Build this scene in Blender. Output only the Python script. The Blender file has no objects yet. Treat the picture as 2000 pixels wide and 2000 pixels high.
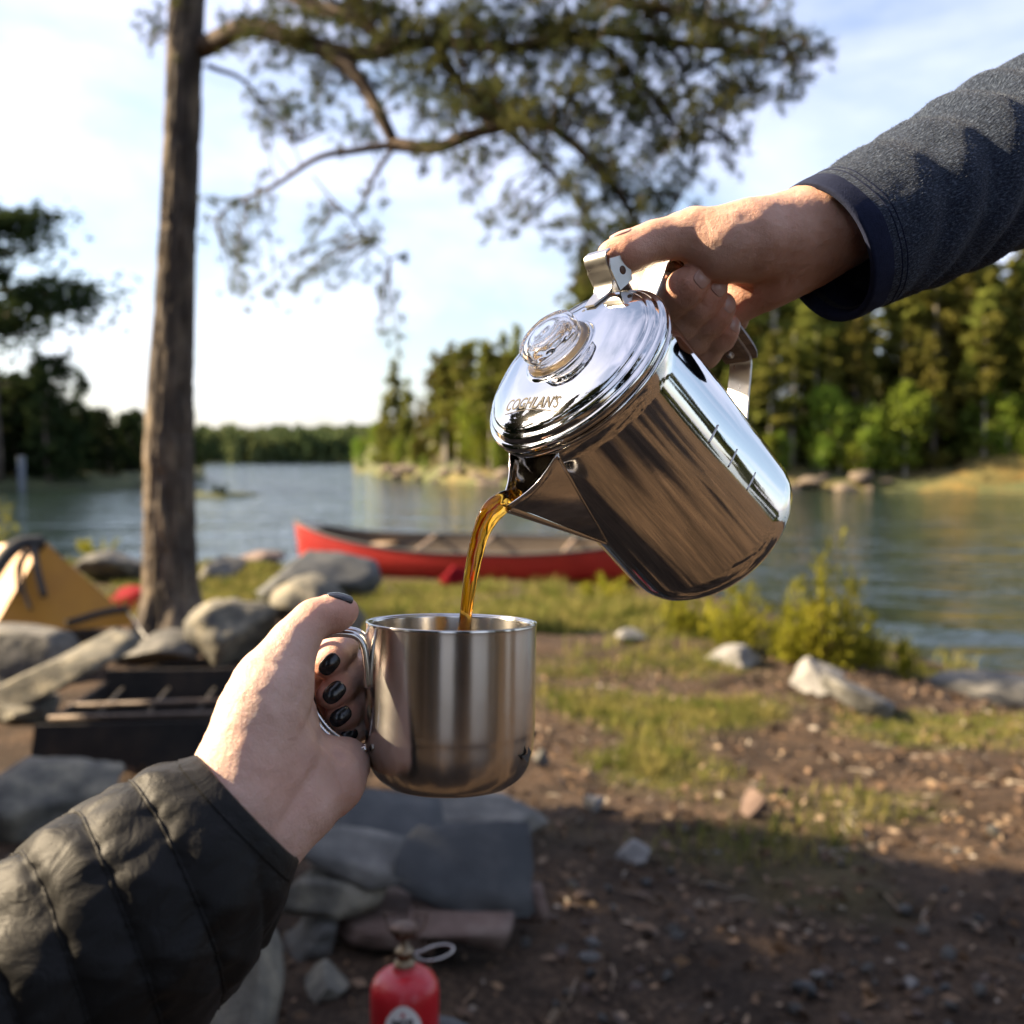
import bpy, bmesh, math, random
import numpy as np
from mathutils import Matrix, Vector

random.seed(7)
RNG = np.random.default_rng(7)
scn = bpy.context.scene
COL = scn.collection
R = math.radians

# ------------------------------------------------------------------ camera
CAM_H = 1.25
PITCH = math.atan(107 / 2000)
cam_d = bpy.data.cameras.new('camera')
cam = bpy.data.objects.new('camera', cam_d)
COL.objects.link(cam)
cam.location = (0, 0, CAM_H)
cam.rotation_euler = (math.pi / 2 - PITCH, 0, 0)
cam_d.sensor_width = 36
cam_d.lens = 36
cam_d.clip_start = 0.02
cam_d.clip_end = 3000
cam_d.dof.use_dof = True
cam_d.dof.focus_distance = 0.575
cam_d.dof.aperture_fstop = 6.6
scn.camera = cam

# ------------------------------------------------------------------ sky, sun, exposure
SUN_EL = R(31)
SUN_FWD = R(9)          # the sun stands to the left, this much ahead of straight left
TO_SUN = Vector((-math.cos(SUN_EL) * math.cos(SUN_FWD), math.cos(SUN_EL) * math.sin(SUN_FWD), math.sin(SUN_EL)))
world = bpy.data.worlds.new('World')
scn.world = world
world.use_nodes = True
wn, wl = world.node_tree.nodes, world.node_tree.links
wn.clear()
w_out = wn.new('ShaderNodeOutputWorld')
w_bg = wn.new('ShaderNodeBackground')
sky = wn.new('ShaderNodeTexSky')
sky.sky_type = 'NISHITA'
sky.sun_disc = False
sky.sun_elevation = SUN_EL
sky.sun_rotation = math.atan2(TO_SUN.x, TO_SUN.y)
sky.air_density = 1.0
sky.dust_density = 1.6
sky.ozone_density = 1.0
w_tc = wn.new('ShaderNodeTexCoord')
w_map = wn.new('ShaderNodeMapping')
w_map.inputs['Scale'].default_value = (1.6, 1.6, 4.5)
w_map.inputs['Rotation'].default_value = (0.25, 0.1, 0.5)
w_no = wn.new('ShaderNodeTexNoise')
w_no.inputs['Scale'].default_value = 1.7
w_no.inputs['Detail'].default_value = 7
w_no.inputs['Roughness'].default_value = 0.55
w_no.inputs['Distortion'].default_value = 0.35
w_rm = wn.new('ShaderNodeValToRGB')
w_rm.color_ramp.elements[0].position = 0.40
w_rm.color_ramp.elements[0].color = (0.08, 0.08, 0.08, 1)
w_rm.color_ramp.elements[1].position = 0.75
w_rm.color_ramp.elements[1].color = (0.58, 0.58, 0.58, 1)
w_mix = wn.new('ShaderNodeMixRGB')
w_mix.inputs['Color2'].default_value = (8.3, 8.1, 10.3, 1)      # thin high cloud
wl.new(w_tc.outputs['Generated'], w_map.inputs['Vector'])
wl.new(w_map.outputs[0], w_no.inputs['Vector'])
wl.new(w_no.outputs['Fac'], w_rm.inputs[0])
wl.new(w_rm.outputs[0], w_mix.inputs[0])
wl.new(sky.outputs[0], w_mix.inputs['Color1'])
wl.new(w_mix.outputs[0], w_bg.inputs['Color'])
w_bg.inputs['Strength'].default_value = 0.06
wl.new(w_bg.outputs[0], w_out.inputs['Surface'])

sun_d = bpy.data.lights.new('sun', 'SUN')
sun_d.energy = 5.0
sun_d.angle = R(0.53)
sun_d.color = (1.0, 0.80, 0.54)
sun = bpy.data.objects.new('sun', sun_d)
COL.objects.link(sun)
sun.rotation_euler = TO_SUN.to_track_quat('Z', 'Y').to_euler()
sun.location = (-20, 6, 14)

scn.view_settings.view_transform = 'Standard'
scn.view_settings.look = 'None'
scn.view_settings.gamma = 1
scn.view_settings.use_curve_mapping = False
scn.view_settings.exposure = 2.0
scn.render.engine = 'CYCLES'
scn.cycles.use_denoising = True
scn.cycles.caustics_reflective = False
scn.cycles.caustics_refractive = False
scn.cycles.sample_clamp_indirect = 6
scn.cycles.max_bounces = 10
scn.cycles.transmission_bounces = 8
scn.cycles.transparent_max_bounces = 8

# ------------------------------------------------------------------ helpers: camera space and ground
cF = np.array([0, math.cos(PITCH), -math.sin(PITCH)])
cU = np.array([0, math.sin(PITCH), math.cos(PITCH)])
cR = np.array([1.0, 0, 0])
CAM = np.array([0, 0, CAM_H])


def W(c):
    """camera-space (right, up, depth) -> world"""
    c = np.asarray(c, float)
    return CAM + c[..., 0:1] * cR + c[..., 1:2] * cU + c[..., 2:3] * cF


def P(u, v, d):
    """picture position at a known depth -> world point"""
    return W(np.array([(u - 1000) / 2000 * d, (1000 - v) / 2000 * d, d]))


def smooth(t):
    t = np.clip(t, 0, 1)
    return t * t * (3 - 2 * t)


def _h(i, j, k):
    n = (i * 374761393 + j * 668265263 + k * 2147483647 + 1013904223) & 0xffffffff
    n = ((n ^ (n >> 13)) * 1274126177) & 0xffffffff
    return ((n ^ (n >> 16)) & 0xffff) / 65535.0


def vnoise(p):
    p = np.asarray(p, float)
    i = np.floor(p).astype(np.int64)
    f = p - i
    f = f * f * (3 - 2 * f)
    r = 0
    for a in (0, 1):
        for b in (0, 1):
            for c in (0, 1):
                w = (f[..., 0] if a else 1 - f[..., 0]) * (f[..., 1] if b else 1 - f[..., 1]) * (f[..., 2] if c else 1 - f[..., 2])
                r = r + w * _h(i[..., 0] + a, i[..., 1] + b, i[..., 2] + c)
    return r * 2 - 1


def fbm(p, o=4, g=0.5):
    p = np.asarray(p, float)
    r, a = 0, 1.0
    for k in range(o):
        r = r + a * vnoise(p * 2 ** k + 17.3 * k)
        a *= g
    return r


SX = [-90, -40, -12, -8, -4.7, -3, 1.2, 2.4, 3.1, 3.6, 4.2, 6, 12, 40, 90]
SY = [40, 27, 18, 17.2, 16.6, 15.6, 14.9, 13.4, 10.6, 9.0, 8.4, 7.6, 5, -12, -40]
WATER = -0.55


def ground_h(x, y):
    x = np.asarray(x, float)
    y = np.asarray(y, float)
    t = np.interp(x, SX, SY) - y
    t = t + 0.35 * vnoise(np.stack([x * 0.6, y * 0.6, x * 0 + 3], -1))
    h = np.interp(t, [-60, -6, 0, 0.6, 1.5, 2.5, 4.5, 8, 12], [-5, -1.5, -0.56, -0.45, -0.37, -0.32, -0.22, -0.05, 0])
    q = np.stack([x, y, x * 0], -1)
    return h + 0.05 * fbm(q * 0.7, 3) + 0.012 * fbm(q * 4.0, 3) * (t > -1)


def G(u, v, lift=0.0):
    """ground point seen at a picture position"""
    dr = P(u, v, 1.0) - CAM
    ds = np.linspace(0.8, 40, 2500)
    pts = CAM + ds[:, None] * dr
    below = pts[:, 2] < np.maximum(ground_h(pts[:, 0], pts[:, 1]), WATER) + lift
    k = int(np.argmax(below)) if below.any() else len(ds) - 1
    return pts[k]


# ------------------------------------------------------------------ helpers: objects
ORG = {}


def tag(o, label=None, cat=None, group=None, kind=None):
    if label:
        o['label'] = label
    if cat:
        o['category'] = cat
    if group:
        o['group'] = group
    if kind:
        o['kind'] = kind
    return o


def empty(name, loc, label=None, cat=None, group=None):
    o = bpy.data.objects.new(name, None)
    COL.objects.link(o)
    o.empty_display_size = 0.05
    o.location = tuple(map(float, loc))
    ORG[o] = np.array(loc, float)
    return tag(o, label, cat, group)


def mk(name, v, f, mat, parent=None, smooth_=True, loc=None, col=None):
    """link world-space geometry as ONE mesh object"""
    org = ORG[parent] if parent is not None else (np.array(loc, float) if loc is not None else np.zeros(3))
    v = np.asarray(v, float) - org
    me = bpy.data.meshes.new(name)
    if isinstance(f, np.ndarray):
        n, k = f.shape
        me.vertices.add(len(v))
        me.vertices.foreach_set('co', v.astype(np.float32).ravel())
        me.loops.add(n * k)
        me.loops.foreach_set('vertex_index', f.astype(np.int32).ravel())
        me.polygons.add(n)
        me.polygons.foreach_set('loop_start', np.arange(0, n * k, k, dtype=np.int32))
        me.update(calc_edges=True)
    else:
        me.from_pydata([tuple(p) for p in v], [], f)
    me.validate()
    if smooth_:
        me.polygons.foreach_set('use_smooth', np.ones(len(me.polygons), bool))
    if col is not None:
        a = me.color_attributes.new('tint', 'FLOAT_COLOR', 'POINT')
        c = np.ones((len(v), 4), np.float32)
        c[:, :3] = col
        a.data.foreach_set('color', c.ravel())
    me.materials.append(mat)
    o = bpy.data.objects.new(name, me)
    COL.objects.link(o)
    if parent is not None:
        o.parent = parent
    elif loc is not None:
        o.location = tuple(map(float, loc))
    ORG[o] = org
    return o


class MB:
    """collects pieces of ONE mesh"""

    def __init__(s):
        s.v, s.f, s.n, s.c = [], [], 0, []

    def add(s, v, f, c=None):
        v = np.asarray(v, float)
        s.v.append(v)
        s.f += [tuple(int(i) + s.n for i in q) for q in f]
        if c is not None:
            s.c.append(np.broadcast_to(np.asarray(c, float), (len(v), 3)))
        s.n += len(v)

    def build(s, name, mat, parent=None, **k):
        return mk(name, np.vstack(s.v), s.f, mat, parent, col=np.vstack(s.c) if s.c else None, **k)


def grid_faces(n, m, wrap=True):
    """quads of an n x m grid of rings (m around)"""
    i = np.arange(n - 1)[:, None]
    j = np.arange(m if wrap else m - 1)[None]
    a = i * m + j
    b = i * m + (j + 1) % m
    return np.stack([a, b, b + m, a + m], -1).reshape(-1, 4)


def lathe(prof, seg=64):
    """closed of revolution about z: prof = [(r, z)...]"""
    pr = np.array(prof, float)
    th = np.linspace(0, 2 * np.pi, seg, endpoint=False)
    v = np.stack([pr[:, :1] * np.cos(th), pr[:, :1] * np.sin(th), np.repeat(pr[:, 1:], seg, 1)], -1).reshape(-1, 3)
    return v, grid_faces(len(pr), seg)


def frames(pts):
    pts = np.asarray(pts, float)
    t = np.gradient(pts, axis=0)
    t /= np.linalg.norm(t, axis=1)[:, None] + 1e-12
    up = np.array([0, 0, 1.0]) if abs(t[0][2]) < 0.9 else np.array([1.0, 0, 0])
    n = np.cross(t[0], up)
    n /= np.linalg.norm(n)
    N, B = [], []
    for k in range(len(pts)):
        n = n - t[k] * n.dot(t[k])
        n /= np.linalg.norm(n) + 1e-12
        N.append(n)
        B.append(np.cross(t[k], n))
    return t, np.array(N), np.array(B)


def tube(pts, rad, seg=12, cap=True):
    pts = np.asarray(pts, float)
    rad = np.broadcast_to(np.asarray(rad, float), (len(pts),))
    t, N, B = frames(pts)
    th = np.linspace(0, 2 * np.pi, seg, endpoint=False)
    v = pts[:, None] + rad[:, None, None] * (np.cos(th)[None, :, None] * N[:, None] + np.sin(th)[None, :, None] * B[:, None])
    v = v.reshape(-1, 3)
    f = [tuple(q) for q in grid_faces(len(pts), seg)]
    if cap:
        f.append(tuple(range(seg - 1, -1, -1)))
        f.append(tuple(range((len(pts) - 1) * seg, len(pts) * seg)))
    return v, f


def spline(pts, n):
    """Catmull-Rom through points (any dimension)"""
    p = np.asarray(pts, float)
    q = np.vstack([2 * p[0] - p[1], p, 2 * p[-1] - p[-2]])
    t = np.linspace(0, len(p) - 1 - 1e-9, n)
    i = t.astype(int)
    u = (t - i)[:, None]
    a, b, c, d = q[i], q[i + 1], q[i + 2], q[i + 3]
    return 0.5 * (2 * b + (c - a) * u + (2 * a - 5 * b + 4 * c - d) * u ** 2 + (3 * b - a - 3 * c + d) * u ** 3)


def box(cx, cy, cz, sx, sy, sz, M=None, bevel=0.0):
    bm = bmesh.new()
    bmesh.ops.create_cube(bm, size=1)
    bmesh.ops.scale(bm, vec=(sx, sy, sz), verts=bm.verts)
    if bevel:
        bmesh.ops.bevel(bm, geom=bm.edges[:], offset=bevel, segments=2, affect='EDGES', profile=0.6)
    v = np.array([x.co for x in bm.verts]) + [cx, cy, cz]
    bm.verts.index_update()
    f = [tuple(x.index for x in q.verts) for q in bm.faces]
    bm.free()
    if M is not None:
        v = v @ M[:3, :3].T + M[:3, 3]
    return v, f


def copy_tree(o, parent=None):
    c = o.copy()
    COL.objects.link(c)
    c.parent = parent
    for ch in o.children:
        copy_tree(ch, c)
    return c


# ------------------------------------------------------------------ helpers: materials
def ramp(nt, fac, stops):
    r = nt.nodes.new('ShaderNodeValToRGB')
    e = r.color_ramp.elements
    e[0].position, e[0].color = stops[0][0], (*stops[0][1], 1)
    e[1].position, e[1].color = stops[-1][0], (*stops[-1][1], 1)
    for p_, c_ in stops[1:-1]:
        n = e.new(p_)
        n.color = (*c_, 1)
    nt.links.new(fac, r.inputs[0])
    return r.outputs[0]


def noise(nt, scale, detail=4, rough=0.55, vec=None, stretch=None, dist=0.0):
    n = nt.nodes.new('ShaderNodeTexNoise')
    n.inputs['Scale'].default_value = scale
    n.inputs['Detail'].default_value = detail
    n.inputs['Roughness'].default_value = rough
    n.inputs['Distortion'].default_value = dist
    tc = nt.nodes.new('ShaderNodeTexCoord')
    out = tc.outputs['Object'] if vec is None else vec
    if stretch:
        m = nt.nodes.new('ShaderNodeMapping')
        m.inputs['Scale'].default_value = stretch
        nt.links.new(out, m.inputs[0])
        out = m.outputs[0]
    nt.links.new(out, n.inputs['Vector'])
    return n.outputs['Fac']


def mat(name, stops, scale=5, rough=0.6, metal=0.0, bump=0.0, bscale=40, detail=5, stretch=None, spec=0.5, tint=False, rough_var=0.0, **kw):
    m = bpy.data.materials.new(name)
    m.use_nodes = True
    nt = m.node_tree
    b = nt.nodes['Principled BSDF']
    b.inputs['Roughness'].default_value = rough
    b.inputs['Metallic'].default_value = metal
    b.inputs['Specular IOR Level'].default_value = spec
    if len(stops) == 1:
        b.inputs['Base Color'].default_value = (*stops[0], 1)
        colout = None
    else:
        k = np.linspace(0.3, 0.7, len(stops))
        colout = ramp(nt, noise(nt, scale, detail, stretch=stretch), list(zip(k, stops)))
        nt.links.new(colout, b.inputs['Base Color'])
    if tint:
        at = nt.nodes.new('ShaderNodeAttribute')
        at.attribute_name = 'tint'
        mx = nt.nodes.new('ShaderNodeMixRGB')
        mx.blend_type = 'MULTIPLY'
        mx.inputs[0].default_value = 1
        if colout:
            nt.links.new(colout, mx.inputs[1])
        else:
            mx.inputs[1].default_value = (*stops[0], 1)
        nt.links.new(at.outputs['Color'], mx.inputs[2])
        nt.links.new(mx.outputs[0], b.inputs['Base Color'])
    if rough_var:
        mr = nt.nodes.new('ShaderNodeMapRange')
        mr.inputs['To Min'].default_value = rough - rough_var
        mr.inputs['To Max'].default_value = rough + rough_var
        nt.links.new(noise(nt, scale * 2.3, 5), mr.inputs[0])
        nt.links.new(mr.outputs[0], b.inputs['Roughness'])
    if bump:
        bp = nt.nodes.new('ShaderNodeBump')
        bp.inputs['Strength'].default_value = 1.0
        bp.inputs['Distance'].default_value = bump
        nt.links.new(noise(nt, bscale, 6, 0.6, stretch=stretch), bp.inputs['Height'])
        nt.links.new(bp.outputs[0], b.inputs['Normal'])
    for k_, v_ in kw.items():
        b.inputs[k_.replace('_', ' ')].default_value = v_
    return m


def leaf_mat(name, c1, c2, trans=0.45, scale=1.2, rnd=0.0):
    m = bpy.data.materials.new(name)
    m.use_nodes = True
    nt = m.node_tree
    nt.nodes.remove(nt.nodes['Principled BSDF'])
    col = ramp(nt, noise(nt, scale, 4), [(0.35, c1), (0.65, c2)])
    if rnd:
        oi = nt.nodes.new('ShaderNodeObjectInfo')
        hs = nt.nodes.new('ShaderNodeHueSaturation')
        mr = nt.nodes.new('ShaderNodeMapRange')
        mr.inputs['To Min'].default_value = 1 - rnd
        mr.inputs['To Max'].default_value = 1 + rnd
        nt.links.new(oi.outputs['Random'], mr.inputs[0])
        nt.links.new(mr.outputs[0], hs.inputs['Value'])
        m2 = nt.nodes.new('ShaderNodeMapRange')
        m2.inputs['To Min'].default_value = 0.47
        m2.inputs['To Max'].default_value = 0.525
        nt.links.new(oi.outputs['Random'], m2.inputs[0])
        nt.links.new(m2.outputs[0], hs.inputs['Hue'])
        nt.links.new(col, hs.inputs['Color'])
        col = hs.outputs[0]
    d = nt.nodes.new('ShaderNodeBsdfDiffuse')
    t = nt.nodes.new('ShaderNodeBsdfTranslucent')
    mx = nt.nodes.new('ShaderNodeMixShader')
    mx.inputs[0].default_value = trans
    nt.links.new(col, d.inputs[0])
    nt.links.new(col, t.inputs[0])
    nt.links.new(d.outputs[0], mx.inputs[1])
    nt.links.new(t.outputs[0], mx.inputs[2])
    nt.links.new(mx.outputs[0], nt.nodes['Material Output'].inputs[0])
    return m


M = {}
M['rock'] = mat('rock', [(0.05, 0.049, 0.045), (0.095, 0.092, 0.083), (0.19, 0.18, 0.155)], 7, 0.85, bump=0.012, bscale=18)
M['rock_lichen'] = mat('rock_lichen', [(0.05, 0.048, 0.042), (0.12, 0.112, 0.088), (0.27, 0.24, 0.17)], 9, 0.9, bump=0.012, bscale=22)
M['rock_dark'] = mat('rock_dark', [(0.028, 0.031, 0.033), (0.045, 0.049, 0.05), (0.08, 0.08, 0.077)], 6, 0.75, bump=0.006, bscale=20)
M['rock_pale'] = mat('rock_pale', [(0.11, 0.108, 0.105), (0.20, 0.195, 0.185), (0.31, 0.30, 0.275)], 9, 0.8, bump=0.008, bscale=25)
M['rock_red'] = mat('rock_red', [(0.07, 0.045, 0.034), (0.13, 0.085, 0.066), (0.2, 0.15, 0.12)], 8, 0.85, bump=0.008, bscale=25)
M['shore_rock'] = mat('shore_rock', [(0.07, 0.055, 0.04), (0.13, 0.10, 0.072), (0.22, 0.17, 0.12)], 0.8, 0.9, bump=0.1, bscale=2)
M['bark'] = mat('bark', [(0.03, 0.024, 0.02), (0.075, 0.06, 0.047), (0.21, 0.165, 0.115)], 9, 0.95, bump=0.020, bscale=14, stretch=(1, 1, 0.28), detail=8)
M['bark_limb'] = mat('bark_limb', [(0.045, 0.03, 0.02), (0.10, 0.065, 0.04)], 14, 0.9, bump=0.006, bscale=40)
M['pale_bark'] = mat('pale_bark', [(0.20, 0.17, 0.13), (0.42, 0.38, 0.32)], 6, 0.9)
M['needle'] = leaf_mat('needle', (0.04, 0.058, 0.026), (0.12, 0.12, 0.04), 0.40, 2.5)
M['spruce'] = leaf_mat('spruce', (0.08, 0.095, 0.02), (0.17, 0.165, 0.035), 0.4, 0.5, 0.3)
M['pine_far'] = leaf_mat('pine_far', (0.085, 0.10, 0.022), (0.18, 0.175, 0.038), 0.4, 0.5, 0.3)
M['birch'] = leaf_mat('birch', (0.10, 0.15, 0.022), (0.20, 0.24, 0.035), 0.45, 0.8, 0.2)
M['shaded_leaf'] = leaf_mat('shaded_leaf', (0.018, 0.028, 0.012), (0.038, 0.052, 0.018), 0.25, 0.5, 0.3)  # backlight on the left shore is put into this dark leaf colour
M['shrub'] = leaf_mat('shrub', (0.16, 0.17, 0.018), (0.32, 0.29, 0.035), 0.45, 5)
M['grass'] = leaf_mat('grass', (0.085, 0.11, 0.02), (0.26, 0.22, 0.075), 0.35, 6.0)
M['far_wood'] = leaf_mat('far_wood', (0.055, 0.085, 0.035), (0.13, 0.15, 0.06), 0.25, 0.04)

# ------------------------------------------------------------------ the setting: ground, lake, far shores
xs = np.unique(np.concatenate([np.linspace(-90, -7, 60), np.linspace(-7, 7, 230), np.linspace(7, 90, 60)]))
ys = np.unique(np.concatenate([np.linspace(-60, 0.5, 45), np.linspace(0.5, 9, 210), np.linspace(9, 30, 130), np.linspace(30, 75, 30)]))
X, Y = np.meshgrid(xs, ys)
Z = ground_h(X, Y)
gq = np.stack([X, Y, X * 0], -1)
near = (np.abs(X) < 7) & (Y < 12)
Z = Z + near * (0.010 * vnoise(gq * 14) + 0.006 * vnoise(gq * 31))
# grass and moss patches, in metres on the ground: (x, y, rx, ry, strength)
GP = []
for (u, v, rx, ry, s) in [(1150, 1380, 0.55, 0.5, 1), (1290, 1430, 0.5, 0.42, 1), (1400, 1400, 0.35, 0.4, .8), (1860, 1450, 0.6, 0.32, 1),
                          (1350, 1500, 0.28, 0.3, .5), (1250, 1215, 1.5, 1.1, 1), (1000, 1190, 1.6, 1.3, 1), (800, 1170, 1.2, 1.5, 1),
                          (460, 1130, 1.2, 1.5, .9), (420, 1180, .7, 1.0, .9), (1580, 1265, 1.0, .5, .9), (1000, 1130, 3.5, 1.2, .9),
                          (200, 1090, 2.5, 2.2, .7), (1500, 1560, .35, .3, .35), (1420, 1660, .3, .25, .3), (1960, 1250, 1.2, .5, .5), (1100, 1310, .7, .5, .6)]:
    g_ = G(u, v)
    GP.append((g_[0], g_[1], rx, ry, s))


def grass_mask(x, y):
    m = np.zeros_like(x)
    q = np.stack([x, y, x * 0 + 5], -1)
    n = fbm(q * 2.2, 3)
    for (a, b, rx, ry, s) in GP:
        m = np.maximum(m, s * np.clip(1.45 - np.sqrt(((x - a) / rx) ** 2 + ((y - b) / ry) ** 2) + 1.1 * n, 0, 1))
    far = smooth((np.hypot(x, y) - 14) / 6) * 0.7
    return np.maximum(m, far)


gm = grass_mask(X, Y)
gmat = bpy.data.materials.new('forest_floor')
gmat.use_nodes = True
nt = gmat.node_tree
b = nt.nodes['Principled BSDF']
b.inputs['Roughness'].default_value = 0.95
b.inputs['Specular IOR Level'].default_value = 0.2
soil = ramp(nt, noise(nt, 3.2, 10, 0.68), [(0.30, (0.024, 0.017, 0.012)), (0.45, (0.046, 0.033, 0.023)), (0.6, (0.085, 0.060, 0.041)), (0.75, (0.15, 0.11, 0.078))])
speck = ramp(nt, noise(nt, 55, 6, 0.7), [(0.42, (0.55, 0.5, 0.45)), (0.66, (1.7, 1.55, 1.4))])
mul = nt.nodes.new('ShaderNodeMixRGB')
mul.blend_type = 'MULTIPLY'
mul.inputs[0].default_value = 1
nt.links.new(soil, mul.inputs[1])
nt.links.new(speck, mul.inputs[2])
green = ramp(nt, noise(nt, 9, 8, 0.7), [(0.35, (0.06, 0.07, 0.02)), (0.65, (0.15, 0.15, 0.04))])
att = nt.nodes.new('ShaderNodeAttribute')
att.attribute_name = 'tint'
mixg = nt.nodes.new('ShaderNodeMixRGB')
mg = nt.nodes.new('ShaderNodeMath')
mg.operation = 'MULTIPLY'
mg.inputs[1].default_value = 0.75
nt.links.new(att.outputs['Fac'], mg.inputs[0])
nt.links.new(mg.outputs[0], mixg.inputs[0])
nt.links.new(mul.outputs[0], mixg.inputs[1])
nt.links.new(green, mixg.inputs[2])
nt.links.new(mixg.outputs[0], b.inputs['Base Color'])
bp = nt.nodes.new('ShaderNodeBump')
bp.inputs['Distance'].default_value = 0.02
nt.links.new(noise(nt, 38, 8, 0.7), bp.inputs['Height'])
nt.links.new(bp.outputs[0], b.inputs['Normal'])
ground = mk('ground', np.stack([X, Y, Z], -1).reshape(-1, 3), grid_faces(len(ys), len(xs), False), gmat, col=np.repeat(gm.reshape(-1, 1), 3, 1))
tag(ground, kind='structure')

wmat = bpy.data.materials.new('lake_water')
wmat.use_nodes = True
nt = wmat.node_tree
b = nt.nodes['Principled BSDF']
b.inputs['Base Color'].default_value = (0.012, 0.022, 0.018, 1)
b.inputs['Roughness'].default_value = 0.07
b.inputs['IOR'].default_value = 1.33
bp = nt.nodes.new('ShaderNodeBump')
bp.inputs['Distance'].default_value = 0.075
ad = nt.nodes.new('ShaderNodeMath')
ad.operation = 'MULTIPLY_ADD'
ad.inputs[1].default_value = 0.15
nt.links.new(noise(nt, 7.0, 3, 0.5, stretch=(0.5, 1.0, 1)), ad.inputs[0])
ad2 = nt.nodes.new('ShaderNodeMath')
ad2.operation = 'MULTIPLY_ADD'
ad2.inputs[1].default_value = 5.0
nt.links.new(noise(nt, 0.5, 2, 0.5, stretch=(0.45, 1.0, 1), dist=0.3), ad2.inputs[0])
nt.links.new(noise(nt, 2.4, 3, 0.55, stretch=(0.5, 1.0, 1), dist=0.4), ad2.inputs[2])
nt.links.new(ad2.outputs[0], ad.inputs[2])
nt.links.new(ad.outputs[0], bp.inputs['Height'])
bp.inputs['Strength'].default_value = 1.0
nt.links.new(bp.outputs[0], b.inputs['Normal'])
lake = mk('lake', [(-900, -60, WATER), (900, -60, WATER), (900, 900, WATER), (-900, 900, WATER)], [(0, 1, 2, 3)], wmat)
tag(lake, kind='structure')

M['bank'] = mat('bank', [(0.035, 0.045, 0.014), (0.07, 0.075, 0.02), (0.15, 0.105, 0.03)], 0.22, 0.95, bump=0.1, bscale=3)
M['bank_dark'] = mat('bank_dark', [(0.04, 0.05, 0.02), (0.09, 0.10, 0.035)], 0.5, 0.95, bump=0.1, bscale=3)
M['far_bank'] = mat('far_bank', [(0.05, 0.07, 0.03), (0.11, 0.12, 0.05)], 0.05, 0.95)


def shore_pt(u, v):
    d_ = (CAM_H - WATER) / ((v - 893) / 2000)
    p = P(u, v, d_)
    k = (CAM_H - WATER) / (CAM[2] - p[2])
    return CAM + (p - CAM) * k


def far_land(name, line, back, hmax, material, seed, prof, shelf=0.5):
    """land behind a waterline: line of (x, y) points, depth 'back', heights along prof"""
    line = spline(np.array(line), 90)
    rows = np.concatenate([[-3], np.linspace(0, 1, 26) ** 1.4 * back])
    c = np.array([0, 0.0])
    v = []
    for r_ in rows:
        dirv = line / np.linalg.norm(line, axis=1)[:, None]
        p = line + dirv * r_
        h = np.interp(r_, prof[0], prof[1]) * hmax if r_ >= 0 else -1.2
        q = np.stack([p[:, 0] * 0.12, p[:, 1] * 0.12, p[:, 0] * 0 + seed], -1)
        tp_ = (0.25 + 0.75 * smooth(np.arange(90) / 16)) if name == 'terrain' and seed == 3 else 1.0
        z = WATER + h * tp_ * (1 + 0.35 * fbm(q, 3)) + (0.35 * shelf * fbm(q * 7, 3) if r_ > 0 else 0)
        v.append(np.column_stack([p, z]))
    v = np.array(v)
    o = mk(name, v.reshape(-1, 3), grid_faces(len(rows), 90, False), material)
    tag(o, kind='structure')
    return line, v, rows


def land_z(v, x, y):
    d = (v[..., 0] - x) ** 2 + (v[..., 1] - y) ** 2
    return v[..., 2].ravel()[np.argmin(d)]


right_line = [shore_pt(*q)[:2] for q in [(690, 921), (760, 930), (900, 943), (1100, 950), (1300, 955), (1500, 957), (1750, 958), (2000, 961), (2300, 968), (2800, 985)]]
rl, rv, rr = far_land('terrain', right_line, 40, 1.0, M['bank'], 3, ([0, 1, 3, 8, 20, 40], [0, .45, 0.9, 1.7, 3.6, 6.5]))
left_line = [shore_pt(*q)[:2] for q in [(-700, 975), (-350, 968), (-100, 958), (100, 955), (250, 950), (330, 943), (400, 936)]]
ll, lv, lr = far_land('terrain', left_line, 40, 1.0, M['bank_dark'], 9, ([0, 1, 3, 8, 20, 40], [0, .3, 0.5, 0.8, 1.2, 2.0]))
far_line = [shore_pt(*q)[:2] for q in [(-900, 905), (-200, 905), (150, 905.2), (450, 905.2), (650, 905), (900, 904.6), (1500, 904.2)]]
fl, fv, fr = far_land('far_hill', far_line, 130, 1.0, M['far_bank'], 5, ([0, 4, 15, 50, 130], [0, 0.6, 1.4, 3.2, 5]), 0.3)
for _o in bpy.data.objects:
    if _o.name.startswith('terrain'):
        _o.name = 'terrain'
islet_line = [shore_pt(*q)[:2] for q in [(300, 977), (380, 974), (450, 972), (500, 970), (528, 968)]]
il = spline(np.array(islet_line), 40)
rows = np.linspace(0, 1, 9)
v = []
for r_ in rows:
    dirv = il / np.linalg.norm(il, axis=1)[:, None]
    taper = np.linspace(1, 0.12, 40)
    p = il + dirv * (r_ * 5.0 * taper)[:, None] - dirv * 0.6
    z = WATER - 0.25 + math.sin(math.pi * r_) * (0.62 * taper + 0.12) * (1 + 0.35 * vnoise(np.column_stack([p * 0.9, p[:, 0] * 0])))
    v.append(np.column_stack([p, z]))
tag(mk('islet', np.array(v).reshape(-1, 3), grid_faces(9, 40, False), M['bank_dark']), kind='structure')


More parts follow.
